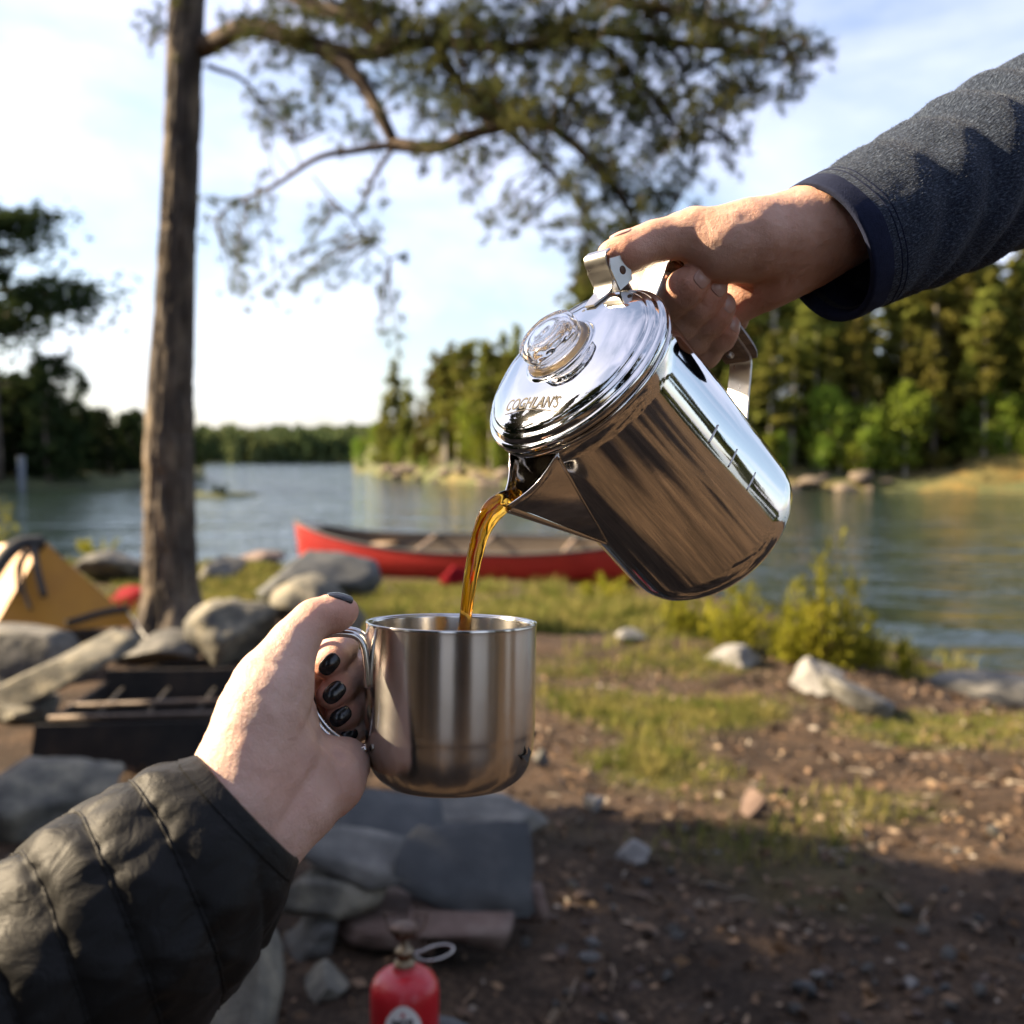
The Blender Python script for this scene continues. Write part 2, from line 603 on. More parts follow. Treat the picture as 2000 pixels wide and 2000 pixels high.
# ------------------------------------------------------------------ trees
def leaf_tris(c, size, rng, flat=0.0, dirs=None, wid=.32):
    """one bent leaf-clump triangle pair at each centre"""
    n = len(c)
    a = rng.normal(size=(n, 3))
    if dirs is not None:
        a = dirs + 0.45 * a
    a[:, 2] *= (1 - flat)
    a /= np.linalg.norm(a, axis=1)[:, None]
    b_ = rng.normal(size=(n, 3))
    b_ -= a * (a * b_).sum(1)[:, None]
    b_ /= np.linalg.norm(b_, axis=1)[:, None]
    s = np.broadcast_to(np.asarray(size), (n,))[:, None] * rng.uniform(0.6, 1.4, (n, 1))
    v = np.stack([c - a * s * .5, c + b_ * s * wid, c + a * s * .6, c - b_ * s * wid], 1).reshape(-1, 3)
    return v, np.arange(4 * n).reshape(n, 4)


def trunk_mesh(h, r0, rng, bend=0.02, seg=8, top=0.97):
    n = 9
    z = np.linspace(-0.4, h * top, n)
    off = np.cumsum(rng.normal(size=(n, 2)) * bend * h / 9, 0)
    pts = np.column_stack([off, z])
    return tube(pts, np.linspace(r0, r0 * 0.12, n), seg)


def conifer(name, h, kind, seed, leafm, nleaf=1500, leaf=0.3, lo=0.08, wide=0.17, trunkm=None):
    rng = np.random.default_rng(seed)
    e = empty(name, (0, 0, 0))
    v, f = trunk_mesh(h, h * 0.013 + 0.03, rng)
    mb = MB()
    mb.add(v, f)
    cs, ds = [], []
    if kind == 'spruce':
        nb = int(h * 9)
        for k in range(nb):
            t = rng.uniform(lo, 1) ** 0.9
            L = h * wide * (1 - t) ** 0.75 * rng.uniform(0.6, 1.15) + 0.12
            az = rng.uniform(0, 2 * np.pi)
            m = max(4, int(nleaf / nb * (0.5 + 1.2 * (1 - t))))
            s = rng.uniform(0.12, 1, m) ** 0.8
            dv = np.array([math.cos(az), math.sin(az)])
            r_ = s * L
            zz = t * h - 0.28 * r_ + 0.12 * r_ ** 2 / max(L, .1)
            c = np.column_stack([dv[0] * r_, dv[1] * r_, zz]) + rng.normal(size=(m, 3)) * leaf * 0.35
            cs.append(c)
            ds.append(np.tile([dv[0], dv[1], -0.3], (m, 1)))
            mb.add(*tube([[0, 0, t * h], [dv[0] * L * .5, dv[1] * L * .5, t * h - .12 * L], [dv[0] * L, dv[1] * L, t * h - .16 * L]], [0.02 + .003 * h, .015, .006], 4))
    elif kind == 'pine':
        for k in range(int(16 + h)):
            t = lo + (1 - lo) * rng.uniform(0, 1) ** 0.8
            L = h * wide * (1.15 - t) ** 0.5 * rng.uniform(0.5, 1.2)
            az = rng.uniform(0, 2 * np.pi)
            dv = np.array([math.cos(az), math.sin(az), rng.uniform(-.05, .45)])
            tip = np.array([0, 0, t * h]) + dv * L
            mb.add(*tube([[0, 0, t * h], tip * .5 + np.array([0, 0, t * h]) * .5 - [0, 0, .04 * L], tip], [.03 + .004 * h, .03, .01], 4))
            m = int(nleaf / (16 + h))
            c = tip - dv * L * rng.uniform(0, .75, (m, 1)) + rng.normal(size=(m, 3)) * np.array([.2, .2, .1]) * L
            cs.append(c)
            ds.append(np.tile(dv, (m, 1)))
    else:  # broadleaf
        for k in range(20):
            t = lo + (1 - lo) * rng.uniform(0, 1)
            L = h * wide * math.sin(math.pi * min(1, .18 + .8 * (t - lo) / (1 - lo))) * rng.uniform(.5, 1.1)
            az = rng.uniform(0, 2 * np.pi)
            dv = np.array([math.cos(az), math.sin(az), .5])
            tip = np.array([0, 0, t * h * .92]) + dv * L
            mb.add(*tube([[0, 0, t * h * .85], tip], [.03 + .003 * h, .008], 4))
            m = nleaf // 20
            cs.append(tip - dv * L * .4 + rng.normal(size=(m, 3)) * np.array([.42, .42, .34]) * max(L, .08 * h))
            ds.append(rng.normal(size=(m, 3)))
    mb.build('trunk', trunkm or M['bark'], e)
    c, d_ = np.vstack(cs), np.vstack(ds)
    v, f = leaf_tris(c, leaf, rng, 0.0, d_)
    mk('crown', v, f, leafm, e, smooth_=False)
    return e


used = set()


def plant(proto, loc, s, label, cat, group, rz=None):
    o = proto if proto not in used else copy_tree(proto)
    used.add(proto)
    o.location = tuple(map(float, loc))
    o.rotation_euler = (random.uniform(-.03, .03), random.uniform(-.03, .03), random.uniform(0, 6.28) if rz is None else rz)
    o.scale = (s * random.uniform(.9, 1.1), s * random.uniform(.9, 1.1), s)
    return tag(o, label, cat, group)


spr = [conifer('spruce_tree', 10, 'spruce', 11 + k, M['spruce'], 1700, 0.42, .05, .17) for k in range(3)]
pin = [conifer('pine_tree', 11, 'pine', 21 + k, M['pine_far'], 1700, 0.42, .28, .2, M['pale_bark']) for k in range(3)]
bir = [conifer('birch_tree', 6, 'broad', 31 + k, M['birch'], 1500, 0.3, .12, .26, M['pale_bark']) for k in range(2)]
GR = 'trees of the wood on the right shore'
rngf = np.random.default_rng(5)


def on_right(s, back):
    i = s * 89
    p = np.array([np.interp(i, np.arange(90), rl[:, 0]), np.interp(i, np.arange(90), rl[:, 1])])
    p = p + p / np.linalg.norm(p) * back
    return p[0], p[1], land_z(rv, p[0], p[1])


# tip of the wooded point: two tall spires and a lower pale tree in front
for (u, top, back, pr) in [(735, 815, 3, 'b'), (770, 705, 6, 's'), (800, 742, 9, 's'), (748, 770, 5, 's'), (845, 690, 5, 's'), (880, 672, 7, 's'), (905, 700, 4, 'p'), (940, 668, 6, 's'), (975, 655, 8, 's'),
                           (1005, 640, 7, 's'), (860, 760, 4, 'p'), (925, 770, 3.5, 'b'), (820, 780, 4.5, 's'), (700, 850, 3, 'b')]:
    # the shore point under this direction
    k = int(np.argmin(np.abs((rl[:, 0] / rl[:, 1]) - (u - 1000) / 2000)))
    q = rl[k] + rl[k] / np.linalg.norm(rl[k]) * back
    z = land_z(rv, q[0], q[1])
    d_ = q[1]
    hgt = (893 - top) / 2000 * d_ + CAM_H - z
    lst = {'s': spr, 'p': pin, 'b': bir}[pr]
    proto = random.choice(lst)
    base = {'s': 10, 'p': 11, 'b': 6}[pr]
    nm = {'s': 'spruce on the narrow wooded point behind the coffee pot', 'p': 'loose crowned pine on the narrow wooded point behind the pot', 'b': 'low pale green tree at the tip of the wooded point'}[pr]
    plant(proto, (q[0], q[1], z), hgt / base, nm, 'tree', GR + ', point')
def place_words(u, row):
    w = 'behind the pot' if u < 1330 else 'right of the pot handle' if u < 1560 else 'below the fleece cuff' if u < 1760 else 'near the right edge' if u < 2010 else 'past the right edge'
    return ('front row of', 'middle of', 'back of')[row] + ' the right shore wood, ' + w


for k in range(225):
    s = rngf.uniform(0.2, 0.92)
    back = [rngf.uniform(3, 6), rngf.uniform(6, 13), rngf.uniform(13, 26)][k % 3]
    x, y, z = on_right(s, back)
    kind = rngf.choice(['s', 's', 'p', 'p', 'b']) if k % 3 == 0 else rngf.choice(['s', 's', 's', 'p', 'p'])
    sc = rngf.uniform(.7, 1.15) * (0.85 if k % 3 == 0 else 1.22)
    u = 1000 + 2000 * x / y
    lim = 1.0 if u > 1650 else 0.92
    if u < 1120:
        sc = min(sc, ((893 - rngf.uniform(655, 720)) / 2000 * y + CAM_H - z) / 10.5)
    if kind == 's':
        plant(random.choice(spr), (x, y, z), sc * lim, 'spruce, ' + place_words(u, k % 3), 'tree', GR)
    elif kind == 'p':
        plant(random.choice(pin), (x, y, z), sc * lim, 'bushy pine, ' + place_words(u, k % 3), 'tree', GR)
    else:
        plant(random.choice(bir), (x, y, z), sc * .95, 'pale broadleaf tree, ' + place_words(u, k % 3), 'tree', GR)
for k in range(44):
    x, y, z = on_right(rngf.uniform(.1, .8), rngf.uniform(1.5, 3.6))
    u = 1000 + 2000 * x / y
    if u > 1770:
        continue
    plant(random.choice(bir), (x, y, z), rngf.uniform(.28, .55), 'low leafy bush on the right shore bank, ' + place_words(u, 0).split(', ')[1], 'bush', 'bushes on the right shore bank')
for (u, hgt, lw) in [(1690, 4.4, 'first right of the pot'), (1755, 5.6, 'tallest below the fleece sleeve'), (1640, 3.4, 'smallest below the cuff'), (1460, 2.6, 'beside the pot base')]:
    k = int(np.argmin(np.abs((rl[:, 0] / rl[:, 1]) - (u - 1000) / 2000)))
    q = rl[k] + rl[k] / np.linalg.norm(rl[k]) * 2.4
    plant(random.choice(bir), (q[0], q[1], land_z(rv, q[0], q[1])), hgt / 6, 'light green leafy tree by the right shore water, ' + lw, 'tree', GR + ', by the water')

# left shore: low dark wood and one tall ragged pine
dsp = [conifer('spruce_tree', 6, 'spruce', 41 + k, M['shaded_leaf'], 1300, 0.3, .02, .24) for k in range(2)]
dbr = [conifer('bush_tree', 4, 'broad', 51 + k, M['shaded_leaf'], 1300, 0.28, .02, .36) for k in range(2)]
lpn = conifer('pine_tree', 14, 'pine', 63, M['shaded_leaf'], 6500, 0.34, .3, .40)


def on_left(u, back):
    k = int(np.argmin(np.abs((ll[:, 0] / ll[:, 1]) - (u - 1000) / 2000)))
    q = ll[k] + ll[k] / np.linalg.norm(ll[k]) * back
    return q[0], q[1], land_z(lv, q[0], q[1])


for k in range(70):
    u = rngf.uniform(-260, 395) if k < 46 else rngf.uniform(-680, -200)
    x, y, z = on_left(u, rngf.uniform(1.5, 16))
    hh = rngf.uniform(2.6, 4.6) * (0.8 if u > 330 else 1.45 if u < 170 else 1)
    if k % 2:
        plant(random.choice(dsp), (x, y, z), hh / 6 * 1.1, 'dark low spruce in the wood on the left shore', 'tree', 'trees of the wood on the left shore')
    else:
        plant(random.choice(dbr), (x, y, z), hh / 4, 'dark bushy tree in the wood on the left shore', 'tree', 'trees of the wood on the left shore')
for (u, top) in [(215, 795), (272, 802), (240, 815)]:
    x, y, z = on_left(u, 9)
    plant(random.choice(dsp), (x, y, z), ((893 - top) / 2000 * y + CAM_H - z) / 6, 'pointed spruce rising above the left shore wood beside the trunk', 'tree', 'pointed spruces on the left shore')
x, y, z = on_left(5, 2)
plant(lpn, (x, y, z), (893 - 430) / 2000 * y / 14 + .12, 'tall ragged dark pine at the left edge on the far bank', 'tree', None, 2.2)
x, y, z = on_left(105, 3)
plant(copy_tree(lpn), (x, y, z), .52, 'smaller ragged dark pine right of the tall one on the left bank', 'tree', None, 4.0)
x, y, z = on_left(40, -0.4)
pm = mat('pale_tone', [(0.16, 0.18, 0.20)], rough=.7)
v, f = box(0, 0, .9, .40, .06, 1.9, bevel=.02)
pb = mk('pale_strip', v + [x, y, WATER], f, pm, loc=(x, y, WATER))  # plain pale upright strip of unknown kind at the waterline
tag(pb, 'pale upright board at the water edge of the left shore', 'strip')

# far wood on the hill across the lake: reads as one mass
rng = np.random.default_rng(77)
cs = []
for k in range(1500):
    i = rng.integers(0, 90)
    j = rng.integers(1, len(fr))
    p = fv[j, i] + rng.normal(size=3) * [3, 3, 0]
    hh = rng.uniform(5.5, 9.5)
    zz = rng.uniform(0, 1, 46) ** .8
    rad = hh * .26 * (1 - zz) ** .6 + .3
    an = rng.uniform(0, 6.28, 46)
    cs.append(np.column_stack([p[0] + rad * np.cos(an), p[1] + rad * np.sin(an), p[2] + zz * hh]))
c = np.vstack(cs)
v, f = leaf_tris(c, 2.1, rng)
fw = mk('far_wood', v, f, M['far_wood'], smooth_=False)
tag(fw, 'low dark green wooded hill across the lake', 'wood', kind='stuff')


# rocks ---------------------------------------------------------------------
def rock_mesh(seed, sub=3, cuts=9, rough=0.10, flat=1.0):
    rng = np.random.default_rng(seed)
    bm = bmesh.new()
    bmesh.ops.create_icosphere(bm, subdivisions=sub, radius=1)
    v = np.array([x.co for x in bm.verts])
    bm.verts.index_update()
    f = np.array([[x.index for x in q.verts] for q in bm.faces])
    bm.free()
    for k in range(cuts):
        n = rng.normal(size=3)
        n /= np.linalg.norm(n)
        d_ = rng.uniform(0.42, 0.78)
        t = v @ n - d_
        v = v - np.maximum(t, 0)[:, None] * n * 0.94
    v = v * (1 + rough * fbm(v * 1.8 + seed, 3)[:, None] + rough * .4 * fbm(v * 6 + seed, 2)[:, None])
    v = v / np.abs(v).max(0)
    return v, f


def slab_mesh(seed, n=14, rough=.05):
    """a split slab: rounded box with broken edges"""
    rng = np.random.default_rng(seed)
    bm = bmesh.new()
    bmesh.ops.create_cube(bm, size=2)
    bmesh.ops.bevel(bm, geom=bm.edges[:], offset=.07, segments=2, affect='EDGES')
    bmesh.ops.subdivide_edges(bm, edges=bm.edges[:], cuts=3, use_grid_fill=True)
    bmesh.ops.triangulate(bm, faces=bm.faces[:])
    v = np.array([x.co for x in bm.verts])
    bm.verts.index_update()
    f = np.array([[x.index for x in q.verts] for q in bm.faces])
    bm.free()
    for k in range(9):
        n_ = rng.normal(size=3) * [1, 1, .35]
        n_ /= np.linalg.norm(n_)
        d_ = rng.uniform(.7, 1.05)
        t = v @ n_ - d_
        v = v - np.maximum(t, 0)[:, None] * n_ * .95
    v = v + rough * np.stack([fbm(v * 1.4 + seed + 9 * a, 3) for a in range(3)], -1) + rough * .3 * np.stack([fbm(v * 5 + seed + 9 * a, 2) for a in range(3)], -1)
    return v / np.abs(v).max(0), f


def rot(rx=0, ry=0, rz=0):
    return np.array(Matrix.Rotation(rz, 3, 'Z') @ Matrix.Rotation(ry, 3, 'Y') @ Matrix.Rotation(rx, 3, 'X'))


def rock(name, u0, v0, u1, v1, label, mt, seed, d=None, depth=None, kind='rock', r=(0, 0, 0), group=None, cat='rock', sink=.12, sub=4):
    """a stone filling the picture box (u0,v0)-(u1,v1), standing on the ground unless a distance is given"""
    g = G((u0 + u1) / 2, v1) if d is None else None
    dd = ((g - CAM) @ cF) if d is None else d
    w = (u1 - u0) / 2000 * dd
    h = (v1 - v0) / 2000 * dd
    dp = depth if depth else w * .8
    c = P((u0 + u1) / 2, (v0 + v1) / 2, dd + dp * .35)
    v, f = (rock_mesh(seed, sub) if kind == 'rock' else slab_mesh(seed))
    v = (v * [w / 2, dp / 2, h / 2 * (1 + sink)]) @ rot(*r).T + c
    base = np.array([c[0], c[1], v[:, 2].min()])
    o = mk(name, v, f, mt, loc=base)
    return tag(o, label, cat, group)


M['dry_grass'] = mat('dry_grass', [(0.07, 0.07, 0.018), (0.14, 0.105, 0.024), (0.21, 0.13, 0.028)], 0.9, .95, bump=.15, bscale=5)
a_ = np.linspace(0, 1, 40)
mrow = []
for r_ in np.linspace(0, 1, 16):
    u_ = 1740 + a_ * 620
    hgt_ = np.sin(np.pi * np.clip(r_ * .55, 0, 1)) ** .8 * (3.6 * smooth(a_ * 2.4)) + .02
    p_ = np.array([shore_pt(u, 959)[:2] * (1 + (-.7 + r_ * 9) / 60) for u in u_])
    nz_ = .12 * fbm(np.column_stack([p_ * .7, p_[:, 0] * 0]), 3)
    mrow.append(np.column_stack([p_, WATER - .12 + hgt_ * (1 + nz_) + .15 * nz_]))
tag(mk('grassy_bank', np.array(mrow).reshape(-1, 3), grid_faces(16, 40, False), M['dry_grass']), kind='structure')

# boulders along the right shore waterline
for k in range(60):
    s = k / 60 * .8 + .1 + rngf.uniform(-.006, .006)
    x, y, z = on_right(s, rngf.uniform(-.2, 2.2))
    if k >= 8 and x / y > .38:
        continue
    v, f = rock_mesh(300 + k % 8, 2, 8)
    sz = rngf.uniform(.3, 1.0)
    if k >= 8:
        me = shore_protos[k % 8].data
        o = bpy.data.objects.new('shore_boulder', me)
        COL.objects.link(o)
    else:
        if k == 0:
            shore_protos = []
        o = mk('shore_boulder', v, f, M['shore_rock'], loc=(0, 0, 0))
        shore_protos.append(o)
    o.location = (x, y, max(z, WATER) + .1)
    o.scale = (sz * 1.5, sz, sz * .5)
    o.rotation_euler = (0, 0, rngf.uniform(0, 6))
    tag(o, 'tan boulder at the waterline of the right shore', 'rock', 'boulders along the right shore')

# ------------------------------------------------------------------ the big pine at left
D_T = 8.2
trunk_c = [(338, 1235), (334, 1150), (332, 1060), (331, 960), (330, 880), (334, 760), (341, 600), (349, 420), (356, 250), (363, 60), (370, -120), (380, -420), (392, -800)]
trunk_w = [128, 102, 93, 88, 86, 82, 71, 67, 65, 63, 61, 56, 42]
base = G(338, 1226)
D_T = float((base - CAM) @ cF)
pine = empty('pine_tree', base, 'tall rough barked pine with spreading branches over the water, beside yellow tent', 'tree')
tp = np.array([P(u, v, D_T) for u, v in trunk_c])
tw = np.array(trunk_w) / 2 / 2000 * D_T
n = 220
sp = spline(np.column_stack([tp, tw]), n)
th = np.linspace(0, 2 * np.pi, 72, endpoint=False)
pts = sp[:, :3]
t_, N_, B_ = frames(pts)
rr_ = sp[:, 3:4] * np.ones((1, 72))
q = np.stack([np.cos(th)[None] * 7 + 0 * rr_, np.sin(th)[None] * 7 + 0 * rr_, pts[:, 2:3] * 2.4 + 0 * rr_], -1)
cr = np.abs(fbm(q * 1.3, 4))
rr_ = rr_ * (1.0 + 0.05 * fbm(q * .5, 2)) - 0.016 + 0.030 * np.minimum(cr * 2.2, 1)
flare = np.clip(1 - (pts[:, 2:3] - base[2]) / .35, 0, 1) ** 2
rr_ = rr_ + flare * .07 * (0.5 + .5 * np.cos(th[None] * 5 + 1))
v = pts[:, None] + rr_[..., None] * (np.cos(th)[None, :, None] * N_[:, None] + np.sin(th)[None, :, None] * B_[:, None])
mk('trunk', v.reshape(-1, 3), grid_faces(n, 72), M['bark'], pine)

limbs = [  # (picture line with depth offset from the trunk, start width m, end width m)
    ([(392, 92, 0), (440, 68, -.2), (500, 57, -.4), (580, 78, -.6), (660, 112, -.8), (712, 165, -.9), (748, 232, -1.0), (772, 280, -1.0)], .085, .04),
    ([(560, 72, -.5), (700, 105, -.7), (850, 84, -1.0), (1000, 92, -1.2), (1150, 66, -1.5), (1330, 82, -1.7), (1480, 112, -1.9), (1600, 118, -2.0)], .06, .012),
    ([(772, 280, -1.0), (700, 292, -1.0), (620, 308, -1.0), (540, 362, -.9), (470, 395, -.8), (420, 428, -.7)], .03, .008),
    ([(772, 280, -1.0), (735, 340, -1.1), (718, 385, -1.1), (688, 420, -1.1), (610, 340, -1.0)], .02, .006),
    ([(688, 420, -1.1), (720, 470, -1.1), (760, 505, -1.1)], .01, .005),
    ([(772, 280, -1.0), (860, 286, -1.2), (950, 258, -1.4), (1050, 245, -1.5), (1140, 300, -1.6), (1215, 390, -1.7), (1250, 490, -1.7), (1265, 560, -1.7)], .05, .01),
    ([(850, 84, -1.0), (905, 170, -1.1), (960, 255, -1.4)], .03, .02),
    ([(850, 110, -1.0), (930, 200, -1.3), (1040, 300, -1.6), (1130, 400, -1.6), (1150, 470, -1.6)], .03, .008),
    ([(404, 125, 0), (470, 155, -.1), (530, 215, -.2), (590, 275, -.3)], .022, .006),
    ([(383, -120, 0), (600, 5, -.6), (700, 45, -.9), (770, 95, -1.0)], .07, .03),
    ([(385, -200, 0), (700, -130, -.8), (1000, -60, -1.4), (1250, 10, -1.8), (1450, 60, -2.0), (1540, 95, -2.1)], .075, .012),
    ([(390, -300, 0), (800, -260, -1.4), (1200, -180, -2.2), (1500, -100, -2.6)], .07, .015),
    ([(1150, 66, -1.5), (1260, 170, -1.6), (1340, 260, -1.7), (1420, 270, -1.8)], .025, .006),
    ([(1330, 82, -1.7), (1420, 160, -1.8), (1500, 190, -1.9)], .015, .005),
    ([(1250, 10, -1.8), (1330, 130, -1.5), (1360, 300, -1.4), (1330, 380, -1.4)], .02, .006),
    ([(362, 60, 0), (310, 70, .1), (285, 85, .2)], .015, .004),
]
skel = []
for (line, w0, w1) in limbs:
    pp = np.array([P(u, v, D_T + d_) for u, v, d_ in line])
    m = 10 * len(line)
    s_ = spline(pp, m)
    s_ = s_ + .02 * np.stack([vnoise(s_ * 3 + 40 * a) for a in range(3)], -1)
    v, f = tube(s_, np.linspace(w0, w1, m), 9)
    mk('branch', v, f, M['bark_limb'], pine)
    skel.append(s_)
SK = np.vstack(skel)
# twigs with needle tufts, spread through the crown's volume around the limbs
rngn = np.random.default_rng(12)
clumps = [  # centre px, spread px, count, depth offset
    (560, 60, 110, 50, 60, -.5), (640, 170, 70, 60, 26, -.7), (560, 215, 45, 50, 16, -.4), (760, 60, 100, 60, 66, -.9), (900, 60, 110, 60, 95, -1.1), (1060, 50, 110, 60, 120, -1.3),
    (1220, 60, 110, 70, 135, -1.6), (1380, 80, 80, 60, 105, -1.8), (1480, 120, 70, 50, 60, -1.9), (1560, 95, 45, 38, 16, -2.0), (1610, 115, 12, 8, 4, -2.0), (1525, 200, 20, 12, 6, -1.9), (1430, 280, 22, 10, 6, -1.8), (850, 190, 90, 55, 44, -1.2), (1000, 190, 100, 60, 86, -1.4),
    (1150, 200, 100, 70, 130, -1.6), (1290, 220, 85, 70, 115, -1.7), (1400, 220, 60, 55, 46, -1.8), (1190, 350, 70, 65, 90, -1.7), (1300, 350, 50, 60, 60, -1.6), (1170, 470, 52, 55, 62, -1.7),
    (1250, 480, 45, 50, 52, -1.7), (1060, 300, 60, 45, 26, -1.5), (980, 440, 45, 25, 12, -1.5), (1110, 560, 35, 25, 8, -1.6), (900, 320, 60, 40, 14, -1.3), (700, 300, 60, 40, 6, -1.0),
    (520, 480, 80, 45, 13, -.8), (600, 570, 90, 45, 13, -.9), (450, 450, 40, 40, 8, -.7), (700, 450, 55, 50, 8, -1.0), (520, 250, 35, 35, 7, -.3), (480, 600, 50, 55, 6, -.8), (760, 660, 35, 30, 4, -1.2),
    (650, 20, 120, 40, 40, -.7), (1100, -40, 250, 40, 90, -1.6), (800, -80, 200, 50, 60, -1.2), (1300, -60, 150, 50, 50, -2.2), (310, 20, 22, 35, 5, .1), (290, 75, 12, 12, 3, .2)]
tw_mb, nv = MB(), []
for (cu, cv, su, sv, cnt, dz) in clumps:
    for k in range(int(cnt * (.55 if cv >= 185 and cu > 1000 else .68 if cu > 1000 else 1.1))):
        u, v_ = cu + rngn.normal() * su * .75, cv + rngn.normal() * sv * .75
        tip = P(u, v_, D_T + dz + rngn.normal() * .33)
        j = SK[np.argmin(((SK - tip) ** 2).sum(1) + .0)]
        dv = tip - j
        L = np.linalg.norm(dv)
        st = j if L < .9 else tip - dv / L * .9 * rngn.uniform(.5, 1)
        mid = (st + tip) / 2 + rngn.normal(size=3) * .04 + [0, 0, .03]
        path = spline([st, mid, tip], 7)
        tw_mb.add(*tube(path, np.linspace(.006, .0025, 7), 4, False))
        ax = (tip - st) / (np.linalg.norm(tip - st) + 1e-6)
        m = rngn.integers(4, 7)
        for i in range(m):
            c0 = path[-1 - (i % 4)] + rngn.normal(size=3) * [.035, .035, .028] * (1 if i else 0)
            nd = 15
            dn = ax * .7 + rngn.normal(size=(nd, 3)) * .75 + [0, 0, .25]
            dn /= np.linalg.norm(dn, axis=1)[:, None]
            ln = rngn.uniform(.045, .08, (nd, 1))
            sd = np.cross(dn, rngn.normal(size=(nd, 3)))
            sd /= np.linalg.norm(sd, axis=1)[:, None]
            o_ = c0 + dn * .004
            nv.append(np.stack([o_ - sd * .0034, o_ + sd * .0034, o_ + dn * ln], 1).reshape(-1, 3))
tag(tw_mb.build('twigs', M['bark_limb'], pine), kind='stuff')
nv = np.vstack(nv)
nd = mk('needles', nv, np.arange(len(nv)).reshape(-1, 3), M['needle'], pine, smooth_=False)
tag(nd, kind='stuff')

# trees standing outside the picture on the left and behind: they throw the shade on the foreground
shd = [conifer('spruce_tree', 4.2, 'spruce', 81 + k, M['shaded_leaf'], 5200, 0.17, .02, .24) for k in range(2)]
for (x, y, s, lab) in [(-5.0, .55, .93, 'lowest young spruce added for shade left of the camp'), (-5.6, 1.5, .92, 'second lowest young spruce added for shade left of the camp'), (-4.6, 2.5, 1.15, 'young spruce left of the camp, nearest to the camera'), (-4.9, 3.6, 1.2, 'young spruce left of the camp, second from the camera'), (-6.3, 2.9, 1.4, 'tallest young spruce left of the camp'), (-6.6, 4.1, 1.25, 'young spruce left of the camp, closest to the yellow tent'), (-7.6, 3.4, 1.3, 'young spruce left of the camp, furthest from the fireplace')]:  # the two lowest are added to shade the ground the pot mirrors
    plant(shd[int(s * 20) % 2], (x, y, float(ground_h(x, y)) - .03), s, lab, 'tree', 'young spruces left of the camp')
bpn = [conifer('pine_tree', 14, 'pine', 91 + k, M['needle'], 9000, 0.34, .38, .30) for k in range(2)]
bsp = [conifer('spruce_tree', 11, 'spruce', 95 + k, M['shaded_leaf'], 7500, 0.42, .03, .20) for k in range(2)]
# the camp lies at the edge of a wood: behind, to the right and to the left of the photographer
for k, (x, y, s) in enumerate([(-4.5, -7.5, .9), (-9, -6, 1.0), (5.5, -11, 1.0), (14, -4, 1), (-13, -6, 1.1)]):
    plant(bpn[k % 2], (x, y, float(ground_h(x, y)) - .05), s, 'tall pine of the wood behind the camp', 'tree', 'pines behind the camp')
for k, (x, y, s) in enumerate([(-8.2, .0, .85), (-6.5, -9, .8), (-5.0, -9.8, .7), (-3.6, -10.5, .85), (2.6, -11, .75), (3.9, -10, .85), (5.2, -11, .7), (11.5, -7.2, .7), (13.4, -5.5, .8), (-9.5, -7.5, 1), (-12, -5, 1), (-16, -4.5, 1.1), (13.5, 1.0, .6), (16, -4, 1.0), (-8.5, -11, 1.2)]):  # first spruce added to shade the ground mirrored in the pot, gaps spaced for reflections
    plant(bsp[k % 2], (x, y, float(ground_h(x, y)) - .05), s, 'unseen dense spruce of the wood around the camp', 'tree', 'spruces behind the camp')

# ------------------------------------------------------------------ rocks of the camp
rock('boulder', 488, 1062, 752, 1190, 'large dark rounded boulder in front of the canoe bow', M['rock_dark'], 6, depth=1.3)
rock('boulder', 505, 1126, 722, 1290, 'tall grey boulder with a lit top behind the thumb of the mug hand', M['rock_lichen'], 8, depth=.8)
rock('boulder', 365, 1168, 560, 1300, 'lichen spotted boulder right of the pine trunk base', M['rock_lichen'], 12, depth=.8)
rock('boulder', -40, 1228, 158, 1330, 'flat topped grey boulder below the yellow tent', M['rock'], 15, depth=.7, kind='slab', r=(0, .06, .2))
rock('stone_slab', -60, 1285, 300, 1345, 'long slanting lichen covered slab left of the steel fire box', M['rock_lichen'], 18, d=4.9, depth=.35, kind='slab', r=(0, -.46, .1))
rock('boulder', 225, 1232, 415, 1310, 'grey flat boulder between the trunk base and the fire box', M['rock'], 21, depth=.5)
rock('boulder', -60, 1450, 245, 1640, 'grey lichen boulder in front of the fire box at the left edge', M['rock_lichen'], 24, depth=.6)
rock('boulder', 130, 1545, 470, 1720, 'dark boulder half hidden behind the black sleeve', M['rock'], 27, depth=.5)
rock('boulder', -30, 1345, 120, 1420, 'tan weathered stone at the left edge beside the fire box', M['rock_lichen'], 29, depth=.5)
rock('boulder', 150, 1070, 300, 1140, 'pinkish grey shore rock between the tent and the trunk', M['rock'], 31, depth=.8)
rock('boulder', 395, 1088, 485, 1142, 'small grey shore rock right of the trunk', M['rock'], 33, depth=.7)
rock('boulder', 440, 1072, 560, 1106, 'low flat shore rock at the water edge left of the canoe', M['rock_red'], 35, depth=1.2)
# dry stone fireplace wall under the mug
def slab_at(u, v_, d, w, dp, th_, r, label, mt, seed):
    v, f = slab_mesh(seed)
    c = P(u, v_, d)
    v = (v * [w / 2, dp / 2, th_ / 2]) @ rot(*r).T + c
    o = mk('stone_slab', v, f, mt, loc=(c[0], c[1], v[:, 2].min()))
    return tag(o, label, 'rock')


